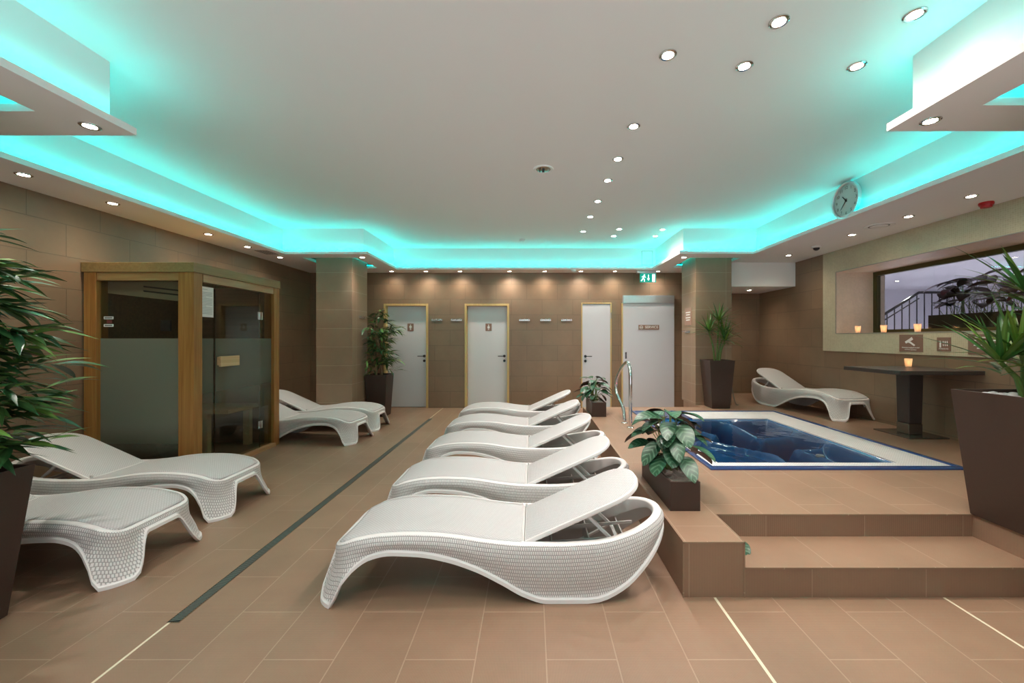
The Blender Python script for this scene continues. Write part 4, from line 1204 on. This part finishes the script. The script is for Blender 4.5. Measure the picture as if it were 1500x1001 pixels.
# ------------------------------------------------------------------ stair railing behind the window
s = thing('stair_railing', 'grey metal stair railing seen through the window', 'railing', (7.4, 9.0, 0))
mb = MB()
A, B_, C_ = (-.2, 0, 1.55), (1.15, 0, 2.40), (4.4, 0, 2.40)
mb.tube([A, B_], .028, 10); mb.tube([B_, C_], .028, 10)
mb.tube([(-.2, 0, 1.42), (1.15, 0, 2.27)], .014, 8)
mb.build('handrail', M['dark'], s, smooth=True)
for k in range(26):
    x = -.05+.165*k; zt = 1.55+(x+.2)*.63 if x < 1.15 else 2.40
    mb = MB(); mb.tube([(x, 0, .0), (x, 0, zt)], .011, 6); mb.build('baluster', M['dark'], s)

# ------------------------------------------------------------------ whirlpool
s = thing('whirlpool', 'sunken blue square whirlpool with white overflow grating', 'hot tub', (0, 0, PH))
RZ = .018
mb = MB()
rim = .045
grid_solid(mb, [PX0, PX0+rim, PX1-rim, PX1], [PY0, PY0+rim+.02, PY1-rim*.6, PY1],
           lambda x, y: not (PX0+rim < x < PX1-rim and PY0+rim+.02 < y < PY1-rim*.6), -.02, RZ)
mb.build('rim', M['blue'], s, bevel=.006, doubles=True)
IX0, IX1, IY0, IY1 = 1.62, 3.18, 3.55, 5.50
mb = MB()
gx = [PX0+rim, 2.17, IX0, IX1, PX1-rim]; gy = [PY0+rim+.02, IY0, IY1, PY1-rim*.6]
inn = lambda x, y: IX0 < x < IX1 and IY0 < y < IY1
pan = lambda x, y: x < 2.17 and y > IY1
grid_solid(mb, gx, gy, lambda x, y: not inn(x, y) and not pan(x, y), -.03, .008)
mb.build('overflow_grating', M['grate'], s, doubles=True)
mb = MB(); grid_solid(mb, gx, gy, lambda x, y: pan(x, y), -.03, .012); mb.build('control_panel', M['blue'], s, bevel=.004, doubles=True)
# moulded basin
def basin_z(x, y):
    u = (x-IX0)/(IX1-IX0); v = (y-IY0)/(IY1-IY0)
    e = min(u, 1-u, v, 1-v)
    wall = sst(0, .06, e)
    # footwell channels: one along the tub, one across
    c1 = abs(u-.56-.10*math.sin(v*3.6+.4)); c2 = abs(v-.60-.05*math.sin(u*5))
    w1 = (1-sst(.06, .13, c1))*sst(.05, .13, v); w2 = (1-sst(.05, .11, c2))*sst(.05, .12, u)
    w = max(w1, w2)
    seat = -.17-.06*math.sin(u*math.pi*2.2+.5)*math.sin(v*math.pi*2.6)
    # armrest ridges beside the channels
    r = max((1-sst(0, .035, abs(c1-.155)))*(1-w2), (1-sst(0, .035, abs(c2-.135)))*(1-w1))
    z = seat*(1-w)+(-.50)*w+.07*r
    return -.004+(z+.004)*wall
mb = MB(); N = 110
g = [[mb.bm.verts.new((IX0+(IX1-IX0)*i/N, IY0+(IY1-IY0)*j/N, basin_z(IX0+(IX1-IX0)*i/N, IY0+(IY1-IY0)*j/N))) for j in range(N+1)] for i in range(N+1)]
for i in range(N):
    for j in range(N): mb.bm.faces.new((g[i][j], g[i+1][j], g[i+1][j+1], g[i][j+1]))
mb.build('basin', M['basin'], s, smooth=True, angle=60)
mb = MB(); mb.box(IX0, IX1, IY0, IY1, -.60, -.010); mb.build('water', M['water'], s)
jets = [(2.02, 3.75), (2.06, 4.12), (2.33, 3.88), (2.42, 3.68), (1.85, 4.6), (2.05, 4.95), (2.5, 4.9), (2.75, 4.4), (2.9, 4.1), (2.95, 3.75), (2.75, 5.2), (2.6, 5.0), (2.9, 4.7), (1.8, 5.15)]
for x, y in jets:
    z = basin_z(x, y); mb = MB(); mb.lathe([(.001, z+.022), (.02, z+.018), (.034, z+.02), (.04, z+.004)], 18, c=(x, y), cap=False); mb.build('jet', M['jet'], s, smooth=True)
mb = MB(); mb.lathe([(.001, .034), (.018, .03), (.024, .016)], 16, c=(1.60, 5.62), cap=False); mb.build('panel_light', M['led_white'], s, smooth=True)

for x, y in ((2.62, 4.55),):
    z = basin_z(x, y)+.03; mb = MB(); mb.lathe([(.001, z+.03), (.022, z+.025), (.03, z)], 16, c=(x, y), cap=False); mb.build('underwater_light', M['led_red'], s, smooth=True)

# ------------------------------------------------------------------ handrail
s = thing('pool_handrail', 'curved chrome handrail standing at the left side of the whirlpool', 'handrail', (1.205, 4.98, PH))
def spline(P, n=10):
    P = [Vector(p) for p in P]; Q = [P[0]*2-P[1]]+P+[P[-1]*2-P[-2]]; out = []
    for i in range(1, len(Q)-2):
        for k in range(n):
            t = k/n; a, b, c_, d = Q[i-1:i+3]
            out.append(.5*((2*b)+(c_-a)*t+(2*a-5*b+4*c_-d)*t*t+(3*b-a-3*c_+d)*t**3))
    out.append(P[-1]); return out
pts = spline([(0, 0, 0), (0, 0, .35), (0, 0, .62), (0, .05, .74), (-.005, .16, .79), (-.015, .38, .72), (-.025, .62, .58), (-.025, .74, .45), (-.02, .70, .33), (-.015, .50, .24), (-.01, .34, .17), (-.01, .28, .07), (-.01, .27, 0)], 9)
mb = MB(); mb.tube(pts, .021, 14); mb.build('tube', M['chrome'], s, smooth=True)
for x, y in ((0, 0), (-.01, .27)):
    mb = MB(); mb.lathe([(.045, 0), (.045, .006), (.03, .014), (.022, .016)], 22, c=(x, y), cap=False); mb.build('flange', M['chrome'], s, smooth=True)

# cable on the alcove side of the right column
mb = MB(); mb.tube(spline([(0, 0, 1.15), (.0, 0, .5), (.03, -.02, .18), (.06, -.05, .02), (.10, -.06, .006)], 6), .006, 6)
tag(mb.build('power_cable', M['cable'], smooth=True, loc=(3.28, 6.72, PH)), 'thin grey cable hanging down beside the right column', 'cable')

# lettering becomes plain mesh
bpy.context.view_layer.update()
dg = bpy.context.evaluated_depsgraph_get()
for f_ in [o for o in bpy.data.objects if o.type == 'FONT']:
    me = bpy.data.meshes.new_from_object(f_.evaluated_get(dg))
    n_ = bpy.data.objects.new('lettering' if not f_.name.startswith('numeral') else 'numeral', me); COL.objects.link(n_)
    n_.parent = f_.parent; n_.location = f_.location; n_.rotation_euler = f_.rotation_euler; n_.scale = f_.scale
    bpy.data.objects.remove(f_)

# ------------------------------------------------------------------ world, camera, view
wd = bpy.data.worlds.new('world'); scene.world = wd; wd.use_nodes = True
wn = wd.node_tree
wtc = wn.nodes.new('ShaderNodeTexCoord'); wsp = wn.nodes.new('ShaderNodeSeparateXYZ'); wn.links.new(wtc.outputs['Generated'], wsp.inputs[0])
wmr = wn.nodes.new('ShaderNodeMapRange'); wn.links.new(wsp.outputs[2], wmr.inputs['Value'])
wmr.inputs['From Min'].default_value = -.5; wmr.inputs['From Max'].default_value = .3
wmr.inputs['To Min'].default_value = 2.3; wmr.inputs['To Max'].default_value = .45  # brighter from below, an added fill entering by the open rear
wn.nodes['Background'].inputs[0].default_value = (1.0, .96, 1.0, 1)
wn.links.new(wmr.outputs[0], wn.nodes['Background'].inputs[1])
cam = bpy.data.cameras.new('camera'); co = bpy.data.objects.new('camera', cam); COL.objects.link(co)
co.location = (0, 0, 1.385); co.rotation_euler = (R(90), 0, 0)
cam.sensor_width = 36; cam.lens = 597/1500*36; cam.shift_x = -29/1500; cam.shift_y = -4.5/1500
cam.clip_start = .05
scene.camera = co
scene.view_settings.view_transform = 'Standard'; scene.view_settings.look = 'None'
scene.view_settings.gamma = 1; scene.view_settings.exposure = 0.12
scene.view_settings.use_curve_mapping = False
scene.cycles.max_bounces = 8; scene.cycles.diffuse_bounces = 5; scene.cycles.glossy_bounces = 4; scene.cycles.transparent_max_bounces = 12
scene.cycles.sample_clamp_indirect = 6; scene.cycles.caustics_reflective = False; scene.cycles.caustics_refractive = False
scene.cycles.use_denoising = True
scene.cycles.use_light_tree = True
